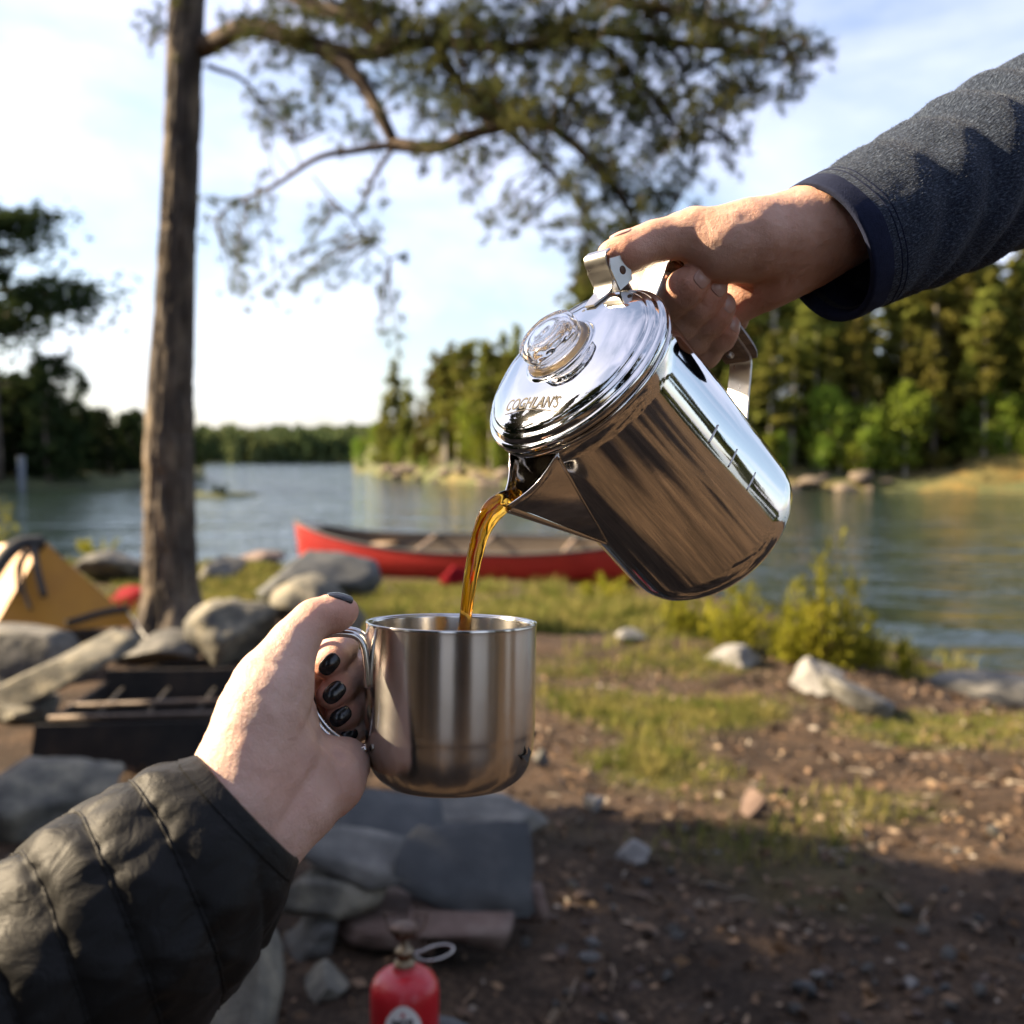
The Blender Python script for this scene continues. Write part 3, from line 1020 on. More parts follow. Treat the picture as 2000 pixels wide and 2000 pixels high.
slab_at(770, 1622, 2.92, .36, .34, .055, (.38, .16, .3), 'dark slab leaning under the mug, highest of the fireplace wall', M['rock_dark'], 41)
slab_at(688, 1668, 2.66, .36, .22, .045, (.16, .22, -.1), 'grey slab with a pale edge beside the puffer sleeve', M['rock'], 43)
slab_at(668, 1726, 2.62, .30, .24, .075, (.12, .1, .12), 'thick olive grey slab under the pale edged one', M['rock_lichen'], 44)
slab_at(908, 1690, 2.62, .36, .27, .045, (.82, .05, .06), 'broad dark tilted slab below the mug, in the middle of the fireplace wall', M['rock_dark'], 45)
slab_at(935, 1590, 3.2, .46, .36, .07, (.10, .05, .1), 'flat stone with a sunlit edge just under the mug', M['rock'], 47)
slab_at(915, 1802, 2.52, .30, .22, .05, (.08, .02, .1), 'thin reddish slab under the broad dark slab', M['rock_red'], 49)
slab_at(760, 1790, 2.62, .34, .25, .06, (.1, -.08, -.2), 'brown slab low in the fireplace wall behind the gas stove', M['rock_red'], 50)
rock('boulder', 1008, 1728, 1072, 1810, 'pinkish stone at the right end of the fireplace wall', M['rock_red'], 51, d=2.6, depth=.12)
rock('boulder', 552, 1765, 680, 1895, 'grey rough stone low in the fireplace wall beside the sleeve', M['rock'], 53, d=2.5, depth=.2)
rock('boulder', 585, 1893, 690, 1975, 'olive stone lowest in the fireplace wall left of the gas canister', M['rock_lichen'], 55, d=2.3, depth=.2)
rock('boulder', 680, 1770, 815, 1960, 'dark stone behind the gas canister', M['rock_dark'], 56, d=2.75, depth=.25)
rock('boulder', 820, 1830, 1010, 1960, 'dark earthy stone at the foot of the fireplace wall', M['rock_dark'], 58, d=2.7, depth=.3)
rock('boulder', 380, 1800, 582, 2190, 'pale speckled boulder below the puffer sleeve at the bottom edge', M['rock_lichen'], 59, d=1.75, depth=.3)
# pale stones on the right
rock('boulder', 1535, 1286, 1650, 1358, 'white pointed rock on the bank below the shrub', M['rock_pale'], 61, depth=.35)
rock('stone_slab', 1600, 1330, 1765, 1400, 'blue grey slanting slab right of the white rock on the bank', M['rock'], 63, depth=.3, kind='slab', r=(0, .36, -.2), sink=-.5)
rock('boulder', 1378, 1262, 1495, 1305, 'pale rounded stone in the grass left of the white rock', M['rock_pale'], 65, depth=.3)
rock('boulder', 1195, 1228, 1270, 1258, 'small pale stone in the grass right of the mug rim', M['rock_pale'], 67, depth=.25)
rock('stone_slab', 1795, 1318, 2100, 1372, 'flat grey rock ledge at the water on the right edge', M['rock'], 69, depth=.7, kind='slab')
rock('boulder', 1040, 1458, 1075, 1500, 'small blue grey stone beside the lower right of the mug', M['rock'], 71)
rock('boulder', 1445, 1545, 1510, 1600, 'brown grey stone alone on the dirt right of centre', M['rock_red'], 73)
rock('boulder', 1200, 1640, 1272, 1690, 'pale stone on the shaded dirt right of the fireplace wall', M['rock_pale'], 75)
rock('boulder', 1132, 1548, 1186, 1592, 'pale stone between the mug and the lone brown stone', M['rock_pale'], 77)
rock('boulder', 1765, 1905, 1800, 1935, 'tiny white stone low on the dirt at the right', M['rock_pale'], 79)

# many smaller stones on the dirt, one mesh per shape, each stone its own object
sm = [mk('stone', *rock_mesh(400 + k, 2, 7), [M['rock'], M['rock_pale'], M['rock_red'], M['rock'], M['rock_dark'], M['rock_red'], M['rock'], M['rock']][k], loc=(0, 0, 0)) for k in range(8)]
for k in range(105):
    if k % 7 == 0:
        cu_, cv_ = rngf.uniform(1000, 2050), 1400 + 640 * rngf.uniform(0, 1) ** .8
    u, v_ = cu_ + rngf.normal() * 90, min(2060, max(1390, cv_ + rngf.normal() * 55))
    g_ = G(u, v_)
    o = sm[k] if k < 8 else bpy.data.objects.new('stone', sm[k % 8].data)
    if k >= 8:
        COL.objects.link(o)
    s = rngf.uniform(.007, .02) * (1.6 if k % 9 == 0 else 1)
    o.scale = (s * 1.3, s, s * .7)
    o.rotation_euler = (rngf.uniform(-.3, .3), rngf.uniform(-.3, .3), rngf.uniform(0, 6))
    o.location = (g_[0], g_[1], float(ground_h(g_[0], g_[1])) + s * .35)
    tag(o, 'little stone lying loose in the leaf litter', 'stone', 'little stones in the leaf litter')

# ------------------------------------------------------------------ grass, litter, shrubs
rng = np.random.default_rng(31)


def blades(n, xr, yr, hmin, hmax, wid, thr=.08):
    x = rng.uniform(*xr, n)
    y = rng.uniform(*yr, n)
    keep = (grass_mask(x, y) > rng.uniform(thr, 1.0, n)) & (np.interp(x, SX, SY) - y > .1)
    x, y = x[keep], y[keep]
    z = ground_h(x, y)
    n = len(x)
    h = rng.uniform(hmin, hmax, n) * (0.6 + .6 * (fbm(np.stack([x, y, x * 0], -1) * 1.1, 2) > 0))
    az = rng.uniform(0, 2 * np.pi, n)
    ln = rng.uniform(.1, .7, n)
    s = np.stack([np.cos(az), np.sin(az)], -1)
    w = wid * rng.uniform(.6, 1.4, n)
    p0 = np.column_stack([x, y, z - .01])
    sd = np.column_stack([-s[:, 1], s[:, 0], 0 * x]) * w[:, None]
    mid = p0 + np.column_stack([s * (ln * h * .35)[:, None], h * .6])
    tip = p0 + np.column_stack([s * (ln * h)[:, None], h])
    v = np.stack([p0 - sd, p0 + sd, mid + sd * .8, tip, mid - sd * .8], 1).reshape(-1, 3)
    i = np.arange(n)[:, None] * 5
    return v, np.vstack([i + [0, 1, 2], i + [0, 2, 4], i + [4, 2, 3]])


def join(parts):
    v, f, n = [], [], 0
    for a, b_ in parts:
        v.append(a)
        f.append(b_ + n)
        n += len(a)
    return np.vstack(v), np.vstack(f)


v, f = join([blades(110000, (-.6, 3.6), (3.0, 7.0), .018, .075, .003), blades(130000, (-5, 5), (6.5, 15.5), .05, .16, .006), blades(40000, (-12, -2), (8, 18), .05, .14, .008)])
gr = mk('grass', v, f, M['grass'], smooth_=False)
tag(gr, 'short yellow green grass growing in patches on the bank', 'grass', kind='stuff')

# leaf litter: dry leaves, bark chips and twigs, too many to count
n = 9000
u = rng.uniform(-1.6, 3.4, n)
yy = 1.9 + 4.6 * rng.uniform(0, 1, n) ** 1.1
z = ground_h(u, yy)
c = np.column_stack([u, yy, z + rng.uniform(.004, .016, n)])
v, f = leaf_tris(c, rng.uniform(.012, .04, n), rng, .75)
pal = np.array([(0.13, .08, .05), (.22, .14, .085), (.34, .25, .17), (.42, .36, .29), (.08, .055, .04), (.28, .17, .09)]) * .68
colr = np.repeat(pal[rng.choice(6, n, p=[.31, .26, .12, .04, .19, .08])], 4, 0)
M['litter'] = mat('litter', [(1, 1, 1)], rough=.85, tint=True, spec=.3)
lit = mk('leaf_litter', v, f, M['litter'], smooth_=False, col=colr)
tag(lit, 'dry leaves and bark chips scattered over the dirt', 'litter', kind='stuff')
mb = MB()
for k in range(420):
    x, y = rng.uniform(-.9, 3.0), 1.9 + 3.6 * rng.uniform(0, 1)
    az, L = rng.uniform(0, 6.28), rng.uniform(.03, .13)
    d_ = np.array([math.cos(az), math.sin(az)]) * L
    a = np.array([x, y, float(ground_h(x, y)) + .008])
    b_ = np.array([x + d_[0], y + d_[1], float(ground_h(x + d_[0], y + d_[1])) + .012])
    m_ = (a + b_) / 2 + [rng.normal() * .006, rng.normal() * .006, .006]
    mb.add(*tube([a, m_, b_], [.0028, .0024, .0015], 5), c=pal[rng.integers(1, 4)])
tag(mb.build('twig_litter', M['litter']), 'thin dead twigs strewn over the dirt', 'twigs', kind='stuff')


def shrub(u, v_, top, wpx, label, seed, n=1500, leaf=.05, group=None, mt='shrub', d=None):
    g_ = G(u, v_) if d is None else P(u, v_, d)
    dd = float((g_ - CAM) @ cF)
    h = (v_ - top) / 2000 * dd
    w = wpx / 2000 * dd
    rg = np.random.default_rng(seed)
    e = empty('shrub', g_, label, 'shrub', group)
    mb = MB()
    cs, ds = [], []
    n = int(n * .6)
    m = max(6, int(n / 45))
    for k in range(m):
        az = rg.uniform(0, 6.28)
        r_ = math.sqrt(rg.uniform(0, 1)) * w * .5
        hh = h * rg.uniform(.3, 1.08) * (1 - .45 * (r_ / (w * .5)) ** 2)
        a = g_ + [math.cos(az) * r_ * .5, math.sin(az) * r_ * .5, -.02]
        t = g_ + [math.cos(az) * r_, math.sin(az) * r_, hh]
        path = spline([a, (a + t) / 2 + rg.normal(size=3) * .03 * h, t], 6)
        mb.add(*tube(path, np.linspace(.005, .0015, 6), 4, False))
        q_ = rg.uniform(.12, 1, n // m)
        c = np.stack([np.interp(q_ * 5, np.arange(6), path[:, a_]) for a_ in range(3)], -1)
        side = rg.normal(size=c.shape) * (1 - .75 * q_[:, None]) * .09 * h + rg.normal(size=c.shape) * .018
        cs.append(c + side)
        ds.append(np.tile([0, 0, 1.1], (len(c), 1)) + side * 10)
    mb.build('stem', M['bark_limb'], e)
    v, f = leaf_tris(np.vstack(cs), leaf * 1.25, rg, 0, np.vstack(ds), .15)
    tag(mk('foliage', v, f, M[mt], e, smooth_=False), kind='stuff')
    return e


shrub(1625, 1300, 1035, 130, 'tall yellow green shrub at the water edge right of the pot', 1, 2600, .045)
shrub(1560, 1290, 1140, 150, 'bushy part green shrub left of the tall shrub by the water', 2, 2200, .045)
shrub(1680, 1305, 1150, 90, 'low shrub right of the tall shrub by the water', 7, 900, .045)
shrub(1440, 1265, 1115, 130, 'yellow green shrub under the base of the pot', 3, 1700, .045)
shrub(1345, 1240, 1150, 110, 'grassy shrub left of the one under the pot', 4, 1300, .045)
shrub(1770, 1330, 1190, 50, 'thin lone shrub on the bank near the rock ledge', 5, 420, .045)
shrub(1180, 1175, 1110, 120, 'low shrub at the right end of the canoe', 6, 1200, .05)
shrub(-5, 1080, 955, 70, 'bright leafy bush at the left edge behind the tent', 8, 900, .06)
shrub(190, 1085, 1040, 110, 'low bush on the shore between tent and trunk', 9, 700, .06)
shrub(430, 968, 945, 60, 'small dark bush on the islet', 10, 400, .2, mt='shaded_leaf', d=46)
shrub(340, 970, 935, 120, 'wide dark bush on the islet behind the trunk', 11, 500, .25, mt='shaded_leaf', d=47)

# ------------------------------------------------------------------ canoe
M['red_hull'] = mat('red_hull', [(0.30, 0.014, 0.012), (0.38, 0.022, 0.018)], 3, .38, rough_var=.08)
M['gunwale'] = mat('gunwale', [(0.05, 0.05, 0.05)], rough=.5)
M['ash'] = mat('ash', [(0.30, 0.20, 0.11), (0.42, 0.30, 0.18)], 8, .55, stretch=(1, 6, 6))
M['inner_hull'] = mat('inner_hull', [(0.09, 0.065, 0.045), (0.13, 0.10, 0.07)], 3, .6)
cA = P(576, 1050, 14.0)[:2]
cB = P(1352, 1080, 12.6)[:2]
cc = (cA + cB) / 2
cdir = (cA - cB) / np.linalg.norm(cA - cB)
clen = np.linalg.norm(cA - cB)
cz0 = float(ground_h(cc[0], cc[1])) + .02
canoe = empty('canoe', (cc[0], cc[1], cz0), 'red canoe with dark gunwales pulled up on the grassy bank', 'canoe')


def canoe_pt(s, q, inset=0.0):
    """s -1..1 along, q -1..1 across the section (0 = keel)"""
    s = np.asarray(s, float)
    beam = (.44 - inset) * np.clip(1 - np.abs(s) ** 2.6, 0, 1) ** .75 + .012
    sheer = .44 + .26 * np.abs(s) ** 3.2
    keel = .10 * np.clip(np.abs(s) - .72, 0, 1) ** 1.5 * 4 + inset * .6
    a = np.asarray(q, float) * np.pi / 2
    yy = beam * np.sign(q) * np.abs(np.sin(a)) ** .62
    zz = keel + (sheer - keel) * (1 - np.abs(np.cos(a)) ** .75)
    zz = zz - yy * .20 * np.clip(1.2 - np.abs(s), 0, 1)
    xx = s * clen / 2 * (1 - .035 * (np.abs(s) ** 8) * (1 - zz / .7))
    d2 = np.array([-cdir[1], cdir[0]])
    return np.stack([cc[0] + cdir[0] * xx + d2[0] * yy, cc[1] + cdir[1] * xx + d2[1] * yy, cz0 + zz], -1)


S_, Q_ = np.meshgrid(np.linspace(-1, 1, 70), np.linspace(-1, 1, 25), indexing='ij')
hv = canoe_pt(S_, Q_)
hull = mk('hull', hv.reshape(-1, 3), grid_faces(70, 25, False), M['red_hull'], canoe)
hi = canoe_pt(S_ * .985, Q_, .012)
mk('inside_skin', hi.reshape(-1, 3), grid_faces(70, 25, False), M['inner_hull'], canoe)
for sd in (-1, 1):
    ln = canoe_pt(np.linspace(-.995, .995, 60), np.full(60, sd * 1.0)) + [0, 0, .004]
    mk('gunwale', *tube(ln, .019, 8), M['gunwale'], canoe)
for s in (-.42, .0, .30):
    a, b_ = canoe_pt(s, -1.0), canoe_pt(s, 1.0)
    mk('thwart', *tube(np.linspace(a, b_, 5) - [0, 0, .02], .025, 8), M['ash'], canoe)
for s in (-.62, .55):
    st = []
    for s2 in (s - .05, s + .05):
        st.append(canoe_pt(s2, -.9) + [0, 0, .03])
        st.append(canoe_pt(s2, .9) + [0, 0, .03])
    v = np.array(st)
    v[:, 2] = cz0 + .38
    v = np.vstack([v, v + [0, 0, .03]])
    mk('seat', v, [(0, 1, 3, 2), (4, 6, 7, 5), (0, 4, 5, 1), (2, 3, 7, 6), (0, 2, 6, 4), (1, 5, 7, 3)], M['ash'], canoe, smooth_=False)
for s in (-1, 1):
    ss = np.linspace(.86, .99, 6) * s
    l_, r_ = canoe_pt(ss, -1.0) + [0, 0, .018], canoe_pt(ss, 1.0) + [0, 0, .018]
    v = np.vstack([l_, r_])
    mk('deck_plate', v, [(i, i + 1, i + 7, i + 6) for i in range(5)], M['gunwale'], canoe)
    e_ = canoe_pt(.985 * s, 1.0)
    mk('stem_loop', *tube([e_, e_ + [0, 0, .06], e_ + [0, 0, .10]], .010, 6), M['gunwale'], canoe)
M['red_cloth'] = mat('red_cloth', [(0.13, 0.003, 0.006), (0.18, 0.005, 0.009)], 8, .85, spec=.1, bump=.004, bscale=14)
rock('bag', 858, 1108, 922, 1150, 'small red bag lying on the grass against the canoe', M['red_cloth'], 811, cat='bag', depth=.25)

# ------------------------------------------------------------------ yellow tent and red pack
M['yellow'] = mat('yellow', [(0.36, 0.15, 0.002), (0.45, 0.20, 0.003)], 4, .55, bump=.006, bscale=5)
M['black_web'] = mat('black_web', [(0.018, 0.017, 0.016)], rough=.7)
tD = 6.9
tb = P(120, 1235, tD)
tent = empty('tent', tb, 'small yellow tent with black straps at the left edge', 'tent')
gz = float(ground_h(tb[0], tb[1]))


def panel(name, corners, n, mtl, parent, sag=.02, thick=.004):
    a, b_, c_, d_ = [np.array(x, float) for x in corners]
    s, t = np.meshgrid(np.linspace(0, 1, n), np.linspace(0, 1, n), indexing='ij')
    s, t = s[..., None], t[..., None]
    p = (a * (1 - s) + b_ * s) * (1 - t) + (d_ * (1 - s) + c_ * s) * t
    nn = np.cross(b_ - a, d_ - a)
    nn /= np.linalg.norm(nn)
    p = p - nn * (sag * np.sin(np.pi * s) * np.sin(np.pi * t) + .006 * fbm(p * 5, 2)[..., None])
    top = p.reshape(-1, 3)
    bot = top - nn * thick
    f = grid_faces(n, n, False)
    return mk(name, np.vstack([top, bot]), np.vstack([f, f[:, ::-1] + n * n]), mtl, parent)


peak = P(88, 1058, tD)
far_pk = P(-190, 1075, tD + .9)
rt_near = P(272, 1222, tD - .1)
rt_base = P(262, 1236, tD - .05)
lf_near = P(-20, 1236, tD - .5)
lf_low = P(-330, 1240, tD + .2)
rt_far = P(215, 1190, tD + 1.0)
bk_far = P(-160, 1190, tD + 1.7)
panel('front_panel', [rt_near, peak, peak + [.01, 0, 0], lf_near], 14, M['yellow'], tent, .015)
panel('side_panel', [lf_near, peak, far_pk, lf_low], 14, M['yellow'], tent, .03)
panel('rear_panel', [rt_near, rt_far, peak + [0, .02, 0], peak], 12, M['yellow'], tent, .01)
panel('back_panel', [rt_far, bk_far, far_pk, peak + [0, .02, 0]], 12, M['yellow'], tent, .01)
mk('hem_strap', *tube(spline([P(130, 1218, tD - .36), P(205, 1196, tD - .22), P(252, 1190, tD - .14)], 10), .024, 8), M['black_web'], tent)
# bundle of black webbing on the ridge
for (ln, w_) in [([(84, 1060, -.02), (40, 1064, -.12), (12, 1085, -.24), (-20, 1130, -.4)], .05), ([(70, 1066, -.10), (44, 1100, -.25), (46, 1150, -.38), (60, 1190, -.46)], .012),
                 ([(66, 1068, -.12), (72, 1110, -.26), (86, 1165, -.36)], .022), ([(50, 1075, -.2), (34, 1110, -.3), (36, 1160, -.4)], .014)]:
    mk('strap', *tube(spline([P(u, v_, tD + d_) for u, v_, d_ in ln], 16), w_, 8), M['black_web'], tent)
gl = spline([P(250, 1195, tD - .15), P(268, 1222, tD - .3), P(290, 1252, tD - .45)], 8)
mk('guy_line', *tube(gl, .006, 6), mat('cord', [(.6, .57, .5)], rough=.7), tent)
rock('pack', 200, 1122, 335, 1245, 'red pack on the ground behind the pine trunk', M['red_cloth'], 822, d=9.0, cat='pack', depth=.4)

# ------------------------------------------------------------------ steel fire box
M['sooty'] = mat('sooty', [(0.012, 0.011, 0.010), (0.025, 0.021, 0.018), (0.05, 0.036, 0.026)], 9, .8, bump=.002, bscale=60)
M['rust'] = mat('rust', [(0.06, 0.04, 0.03), (0.16, 0.12, 0.09)], 14, .6, metal=.3)
fg = G(250, 1502)
fD = float((fg - CAM) @ cF)
fire = empty('fire_box', fg, 'black sooty steel fire box with grate bars between the boulders', 'fire box')


def plate(name, pts4, th_, mtl):
    a = np.array(pts4)
    n_ = np.cross(a[1] - a[0], a[3] - a[0])
    n_ /= np.linalg.norm(n_)
    v = np.vstack([a, a + n_ * th_])
    return mk(name, v, [(3, 2, 1, 0), (4, 5, 6, 7), (0, 1, 5, 4), (1, 2, 6, 5), (2, 3, 7, 6), (3, 0, 4, 7)], mtl, fire, smooth_=False)


bD = fD + .5
plate('front_plate', [P(62, 1478, fD), P(560, 1545, fD), P(560, 1405, fD), P(70, 1415, fD)], .012, M['sooty'])
plate('back_plate', [P(205, 1440, bD), P(640, 1440, bD), P(640, 1302, bD), P(208, 1308, bD)], .012, M['sooty'])
plate('side_plate', [P(62, 1478, fD + .02), P(205, 1440, bD - .02), P(208, 1330, bD - .02), P(110, 1395, fD + .02)], .012, M['sooty'])
plate('floor_plate', [P(66, 1474, fD + .02), P(556, 1500, fD + .02), P(640, 1438, bD - .02), P(210, 1438, bD - .02)], .01, M['sooty'])
for k, (va, d_) in enumerate([(1403, fD + .02), (1378, fD + .17)]):
    mk('grate_bar', *tube([P(95 + k * 40, va, d_), P(580, va - 14, d_)], .011, 8), M['rust'], fire)
for k in range(4):
    mk('grate_bar', *tube([P(190 + k * 95, 1398, fD + .04), P(240 + k * 90, 1345, bD - .04)], .008, 8), M['sooty'], fire)

# ------------------------------------------------------------------ gas canister stove
M['red_paint'] = mat('red_paint', [(0.40, 0.010, 0.018), (0.50, 0.016, 0.022)], 9, .32, rough_var=.06)
M['brass'] = mat('brass', [(0.22, 0.17, 0.11)], rough=.45, metal=1)
M['steel'] = mat('steel', [(0.55, 0.53, 0.5)], rough=.3, metal=1)
M['dark_metal'] = mat('dark_metal', [(0.09, 0.06, 0.045), (.16, .10, .07)], 40, .55, metal=.7)
M['label_white'] = mat('label_white', [(0.72, 0.72, 0.70)], rough=.5)
M['label_black'] = mat('label_black', [(0.03, 0.03, 0.03)], rough=.5)
sD = 1.62
top = P(790, 1893, sD)
rc = .0545
cb = np.array([top[0], top[1] , top[2] - .118])
v, f = rock_mesh(905, 4, 10, .05)
zg = float(ground_h(cb[0], cb[1] + .03))
hz = (cb[2] - zg) + .02
v = v * [.15, .09, hz / 2]
v[:, 2] = np.minimum(v[:, 2], hz / 2 - .012)
v = v + [cb[0], cb[1] + .03, zg - .008 + hz / 2]
v[:, 2] += cb[2] - v[:, 2].max()
tag(mk('boulder', v, f, M['rock_dark'], loc=(cb[0], cb[1], zg)), 'flat topped stone carrying the red gas canister', 'rock')
stove = empty('camp_stove', cb, 'red gas canister with a small burner and wire valve handle screwed on', 'stove')
prof = [(0.0, .004), (.040, .004), (.050, 0), (rc, .006), (rc, .082), (.0535, .092), (.048, .103), (.038, .111), (.026, .116), (.020, .1165), (.0185, .121), (.0185, .124), (.0, .124)]
v, f = lathe(prof, 56)
can = mk('canister', v + cb, f, M['red_paint'], stove)
v, f = lathe([(0, .1235), (.0165, .1245), (.0165, .130), (.011, .131), (.011, .142), (.014, .143), (.014, .150), (.006, .151), (.006, .166), (0, .166)], 24)
mk('valve', v + cb, f, M['brass'], stove)
v, f = lathe([(.005, .166), (.016, .172), (.020, .182), (.0205, .188), (.017, .190), (0, .189)], 24)
mk('burner_head', v + cb, f, M['dark_metal'], stove)
for k in range(3):
    az = .5 + k * 2.094
    d2 = np.array([math.cos(az), math.sin(az), 0])
    mk('pot_support', *tube([cb + d2 * .010 + [0, 0, .160], cb + d2 * .034 + [0, 0, .178], cb + d2 * .040 + [0, 0, .200], cb + d2 * .018 + [0, 0, .202]], .0016, 6), M['dark_metal'], stove)
# wire handle loop to the right of the valve
t = np.linspace(-2.5, 2.5, 26)
lp = np.array([cb + [.052 + .028 * math.cos(a) - .002, -.004 + .010 * math.sin(a), .147 + .011 * math.sin(a) * .6 + .006 * math.cos(a)] for a in t])
lp = np.vstack([cb + [.012, 0, .146], lp, cb + [.012, 0, .145]])
mk('valve_handle', *tube(spline(lp, 70), .0014, 7), M['steel'], stove)
# white drop shaped label with a dark word and a small red flame
def on_can(px, pz, lift):
    a = -math.pi / 2 + px / rc
    return cb + np.array([math.cos(a) * (rc + lift), math.sin(a) * (rc + lift), pz])
def can_patch(poly, lift, name, mtl, parent):
    poly = np.array(poly)
    c0 = poly.mean(0)
    rings = [on_can(*(c0 + (p_ - c0) * s_), lift) for s_ in (1, .66, .33) for p_ in poly] + [on_can(*c0, lift)]
    n_ = len(poly)
    f = [(a * n_ + i, a * n_ + (i + 1) % n_, (a + 1) * n_ + (i + 1) % n_, (a + 1) * n_ + i) for a in (0, 1) for i in range(n_)] + [(2 * n_ + i, 2 * n_ + (i + 1) % n_, 3 * n_) for i in range(n_)]
    return mk(name, rings, f, mtl, parent)
th = np.linspace(0, 2 * np.pi, 40, endpoint=False)
dx_ = .003
drop = [(dx_ + .029 * math.sin(a) * (1 - .28 * math.cos(a)), .056 + .032 * math.cos(a)) for a in th]
lab = can_patch(drop, .0004, 'paper_label', M['label_white'], stove)
can_patch([(dx_ - .004, .070), (dx_ + .004, .070), (dx_ + .002, .075), (dx_, .0785), (dx_ - .002, .075)], .0008, 'flame_mark', M['red_paint'], lab)


def text_mesh(txt, size, bold=0.0, shear=0.0):
    cu = bpy.data.curves.new('lettering', 'FONT')
    cu.body = txt
    cu.size = size
    cu.align_x = 'CENTER'
    cu.offset = bold
    cu.shear = shear
    cu.resolution_u = 3
    o = bpy.data.objects.new('lettering', cu)
    COL.objects.link(o)
    dg = bpy.context.evaluated_depsgraph_get()
    me = o.evaluated_get(dg).to_mesh()
    v = np.array([q.co[:] for q in me.vertices])
    f = [tuple(p.vertices) for p in me.polygons]
    o.evaluated_get(dg).to_mesh_clear()
    bpy.data.objects.remove(o)
    return v, f


v, f = text_mesh('MSR', .019, .0006)
mk('lettering', [on_can(dx_ + q[0], .053 + q[1], .0008) for q in v], f, M['label_black'], lab, smooth_=False)
v, f = text_mesh('ISOPRO', .0085, .0003)
mk('lettering', [on_can(dx_ + q[0], .042 + q[1], .0008) for q in v], f, M['label_black'], lab, smooth_=False)

# ------------------------------------------------------------------ mug
msteel = bpy.data.materials.new('brushed_steel')
msteel.use_nodes = True
nt = msteel.node_tree
b = nt.nodes['Principled BSDF']
b.inputs['Metallic'].default_value = 1
b.inputs['Base Color'].default_value = (0.58, 0.555, 0.52, 1)
b.inputs['Anisotropic'].default_value = 0.85
mr = nt.nodes.new('ShaderNodeMapRange')
mr.inputs['To Min'].default_value = 0.17
mr.inputs['To Max'].default_value = 0.23
nt.links.new(noise(nt, 90, 4, .6), mr.inputs[0])
b.inputs['Anisotropic Rotation'].default_value = 0.25
nt.links.new(mr.outputs[0], b.inputs['Roughness'])
tg = nt.nodes.new('ShaderNodeTangent')
tg.direction_type = 'RADIAL'
tg.axis = 'Z'
nt.links.new(tg.outputs[0], b.inputs['Tangent'])
bp = nt.nodes.new('ShaderNodeBump')
bp.inputs['Distance'].default_value = 0.000014
nt.links.new(noise(nt, 17, 4, .6), bp.inputs['Height'])
nt.links.new(bp.outputs[0], b.inputs['Normal'])
M['brushed'] = msteel
M['wire'] = mat('wire', [(0.62, 0.60, 0.57)], rough=.16, metal=1)

MD = .558
mr_ = .0463
mug_top = P(882, 1214.5, MD)
mtilt = R(3.3)
mh = .0868
Mm = np.eye(4)
Mm[:3, :3] = rot(-mtilt, R(.9), 0)
Mm[:3, 3] = mug_top
mug_base = mug_top + Mm[:3, :3] @ [0, 0, -mh]
mug = empty('mug', mug_base, 'brushed steel camping mug with a double wire handle held under the pot', 'mug')
pr = [(0.0, -mh + .0005), (.030, -mh), (.0345, -mh + .0008), (.0395, -mh + .0045), (.0432, -mh + .0105), (.0452, -mh + .018), (mr_ - .0004, -mh + .027), (mr_, -.05), (mr_, -.004), (mr_ + .0003, -.0012), (mr_ - .0001, 0), (mr_ - .0012, .0002), (mr_ - .0021, -.0012), (mr_ - .0024, -.006), (mr_ - .0024, -mh + .03), (.0415, -mh + .017), (.036, -mh + .0075), (0, -mh + .005)]
P2 = spline(np.array(pr), 90)
P2[:, 0] = np.maximum(P2[:, 0], 0.0)
v, f = lathe(P2, 128)
body = mk('body', v @ Mm[:3, :3].T + mug_top, f, M['brushed'], mug)
body.rotation_euler = (0, 0, 0)
# double wire handle on the left, seen over the fingers
hdl = [(718, 1342), (716, 1300), (709, 1258), (690, 1240), (650, 1238), (618, 1250), (602, 1290), (599, 1335), (606, 1385), (630, 1425), (662, 1452), (694, 1466), (716, 1462)]
for d_, ds in ((.537, (0, 0)), (.552, (6, -7))):
    ln = spline(np.array([P(u + ds[0] * (1 if 1 else 0), v_ + ds[1], d_) for u, v_ in hdl]), 90)
    mk('handle_wire', *tube(ln, .0020, 10), M['wire'], mug)
# small dark emblem low on the right of the mug
def on_mug(px, pz, lift):
    a = -math.pi / 2 + px / mr_
    return (Mm[:3, :3] @ np.array([math.cos(a) * (mr_ + lift), math.sin(a) * (mr_ + lift), pz])) + mug_top
em = [(.0455, -.0665), (.052, -.0625), (.0565, -.0665), (.052, -.0710)]
ev = [on_mug(x_, z_, .0006) for x_, z_ in em] + [on_mug(.0515, -.0665, .0006)]
mk('emblem', ev, [(0, 3, 4), (3, 2, 4), (2, 1, 4)], mat('etched', [(0.05, .045, .04)], rough=.6), mug, smooth_=False)
M['coffee_dark'] = mat('coffee_dark', [(0.035, 0.014, 0.005)], rough=.06)
v, f = lathe([(0, -.060), (.0436, -.060), (.0437, -.0612), (0, -.0612)], 48)
tag(mk('coffee', v @ Mm[:3, :3].T + mug_top, f, M['coffee_dark'], loc=mug_base + [0, 0, .02]), 'dark coffee already in the steel mug', 'coffee')

# ------------------------------------------------------------------ percolator pot
PA = np.array([-0.61238945, 0.61433817, -0.49756183])      # axis, camera space (right, up, depth)
PC = np.array([0.03659985, 0.08113635, 0.585])
e1 = np.array([-0.70822916, -0.70598261, 0.0])
e2 = np.array([0.35127, -0.3523878, -0.86742851])
ax_w = PA[0] * cR + PA[1] * cU + PA[2] * cF
e1_w = e1[0] * cR + e1[1] * cU + e1[2] * cF
e2_w = e2[0] * cR + e2[1] * cU + e2[2] * cF
pc_w = W(PC)
fs, fh = R(19), R(26)
sp_x = math.cos(fs) * e1_w + math.sin(fs) * e2_w            # towards the spout
hd_x = -(math.cos(fh) * e1_w + math.sin(fh) * e2_w)         # towards the handle
sp_y = np.cross(ax_w, sp_x)
hd_y = np.cross(ax_w, hd_x)


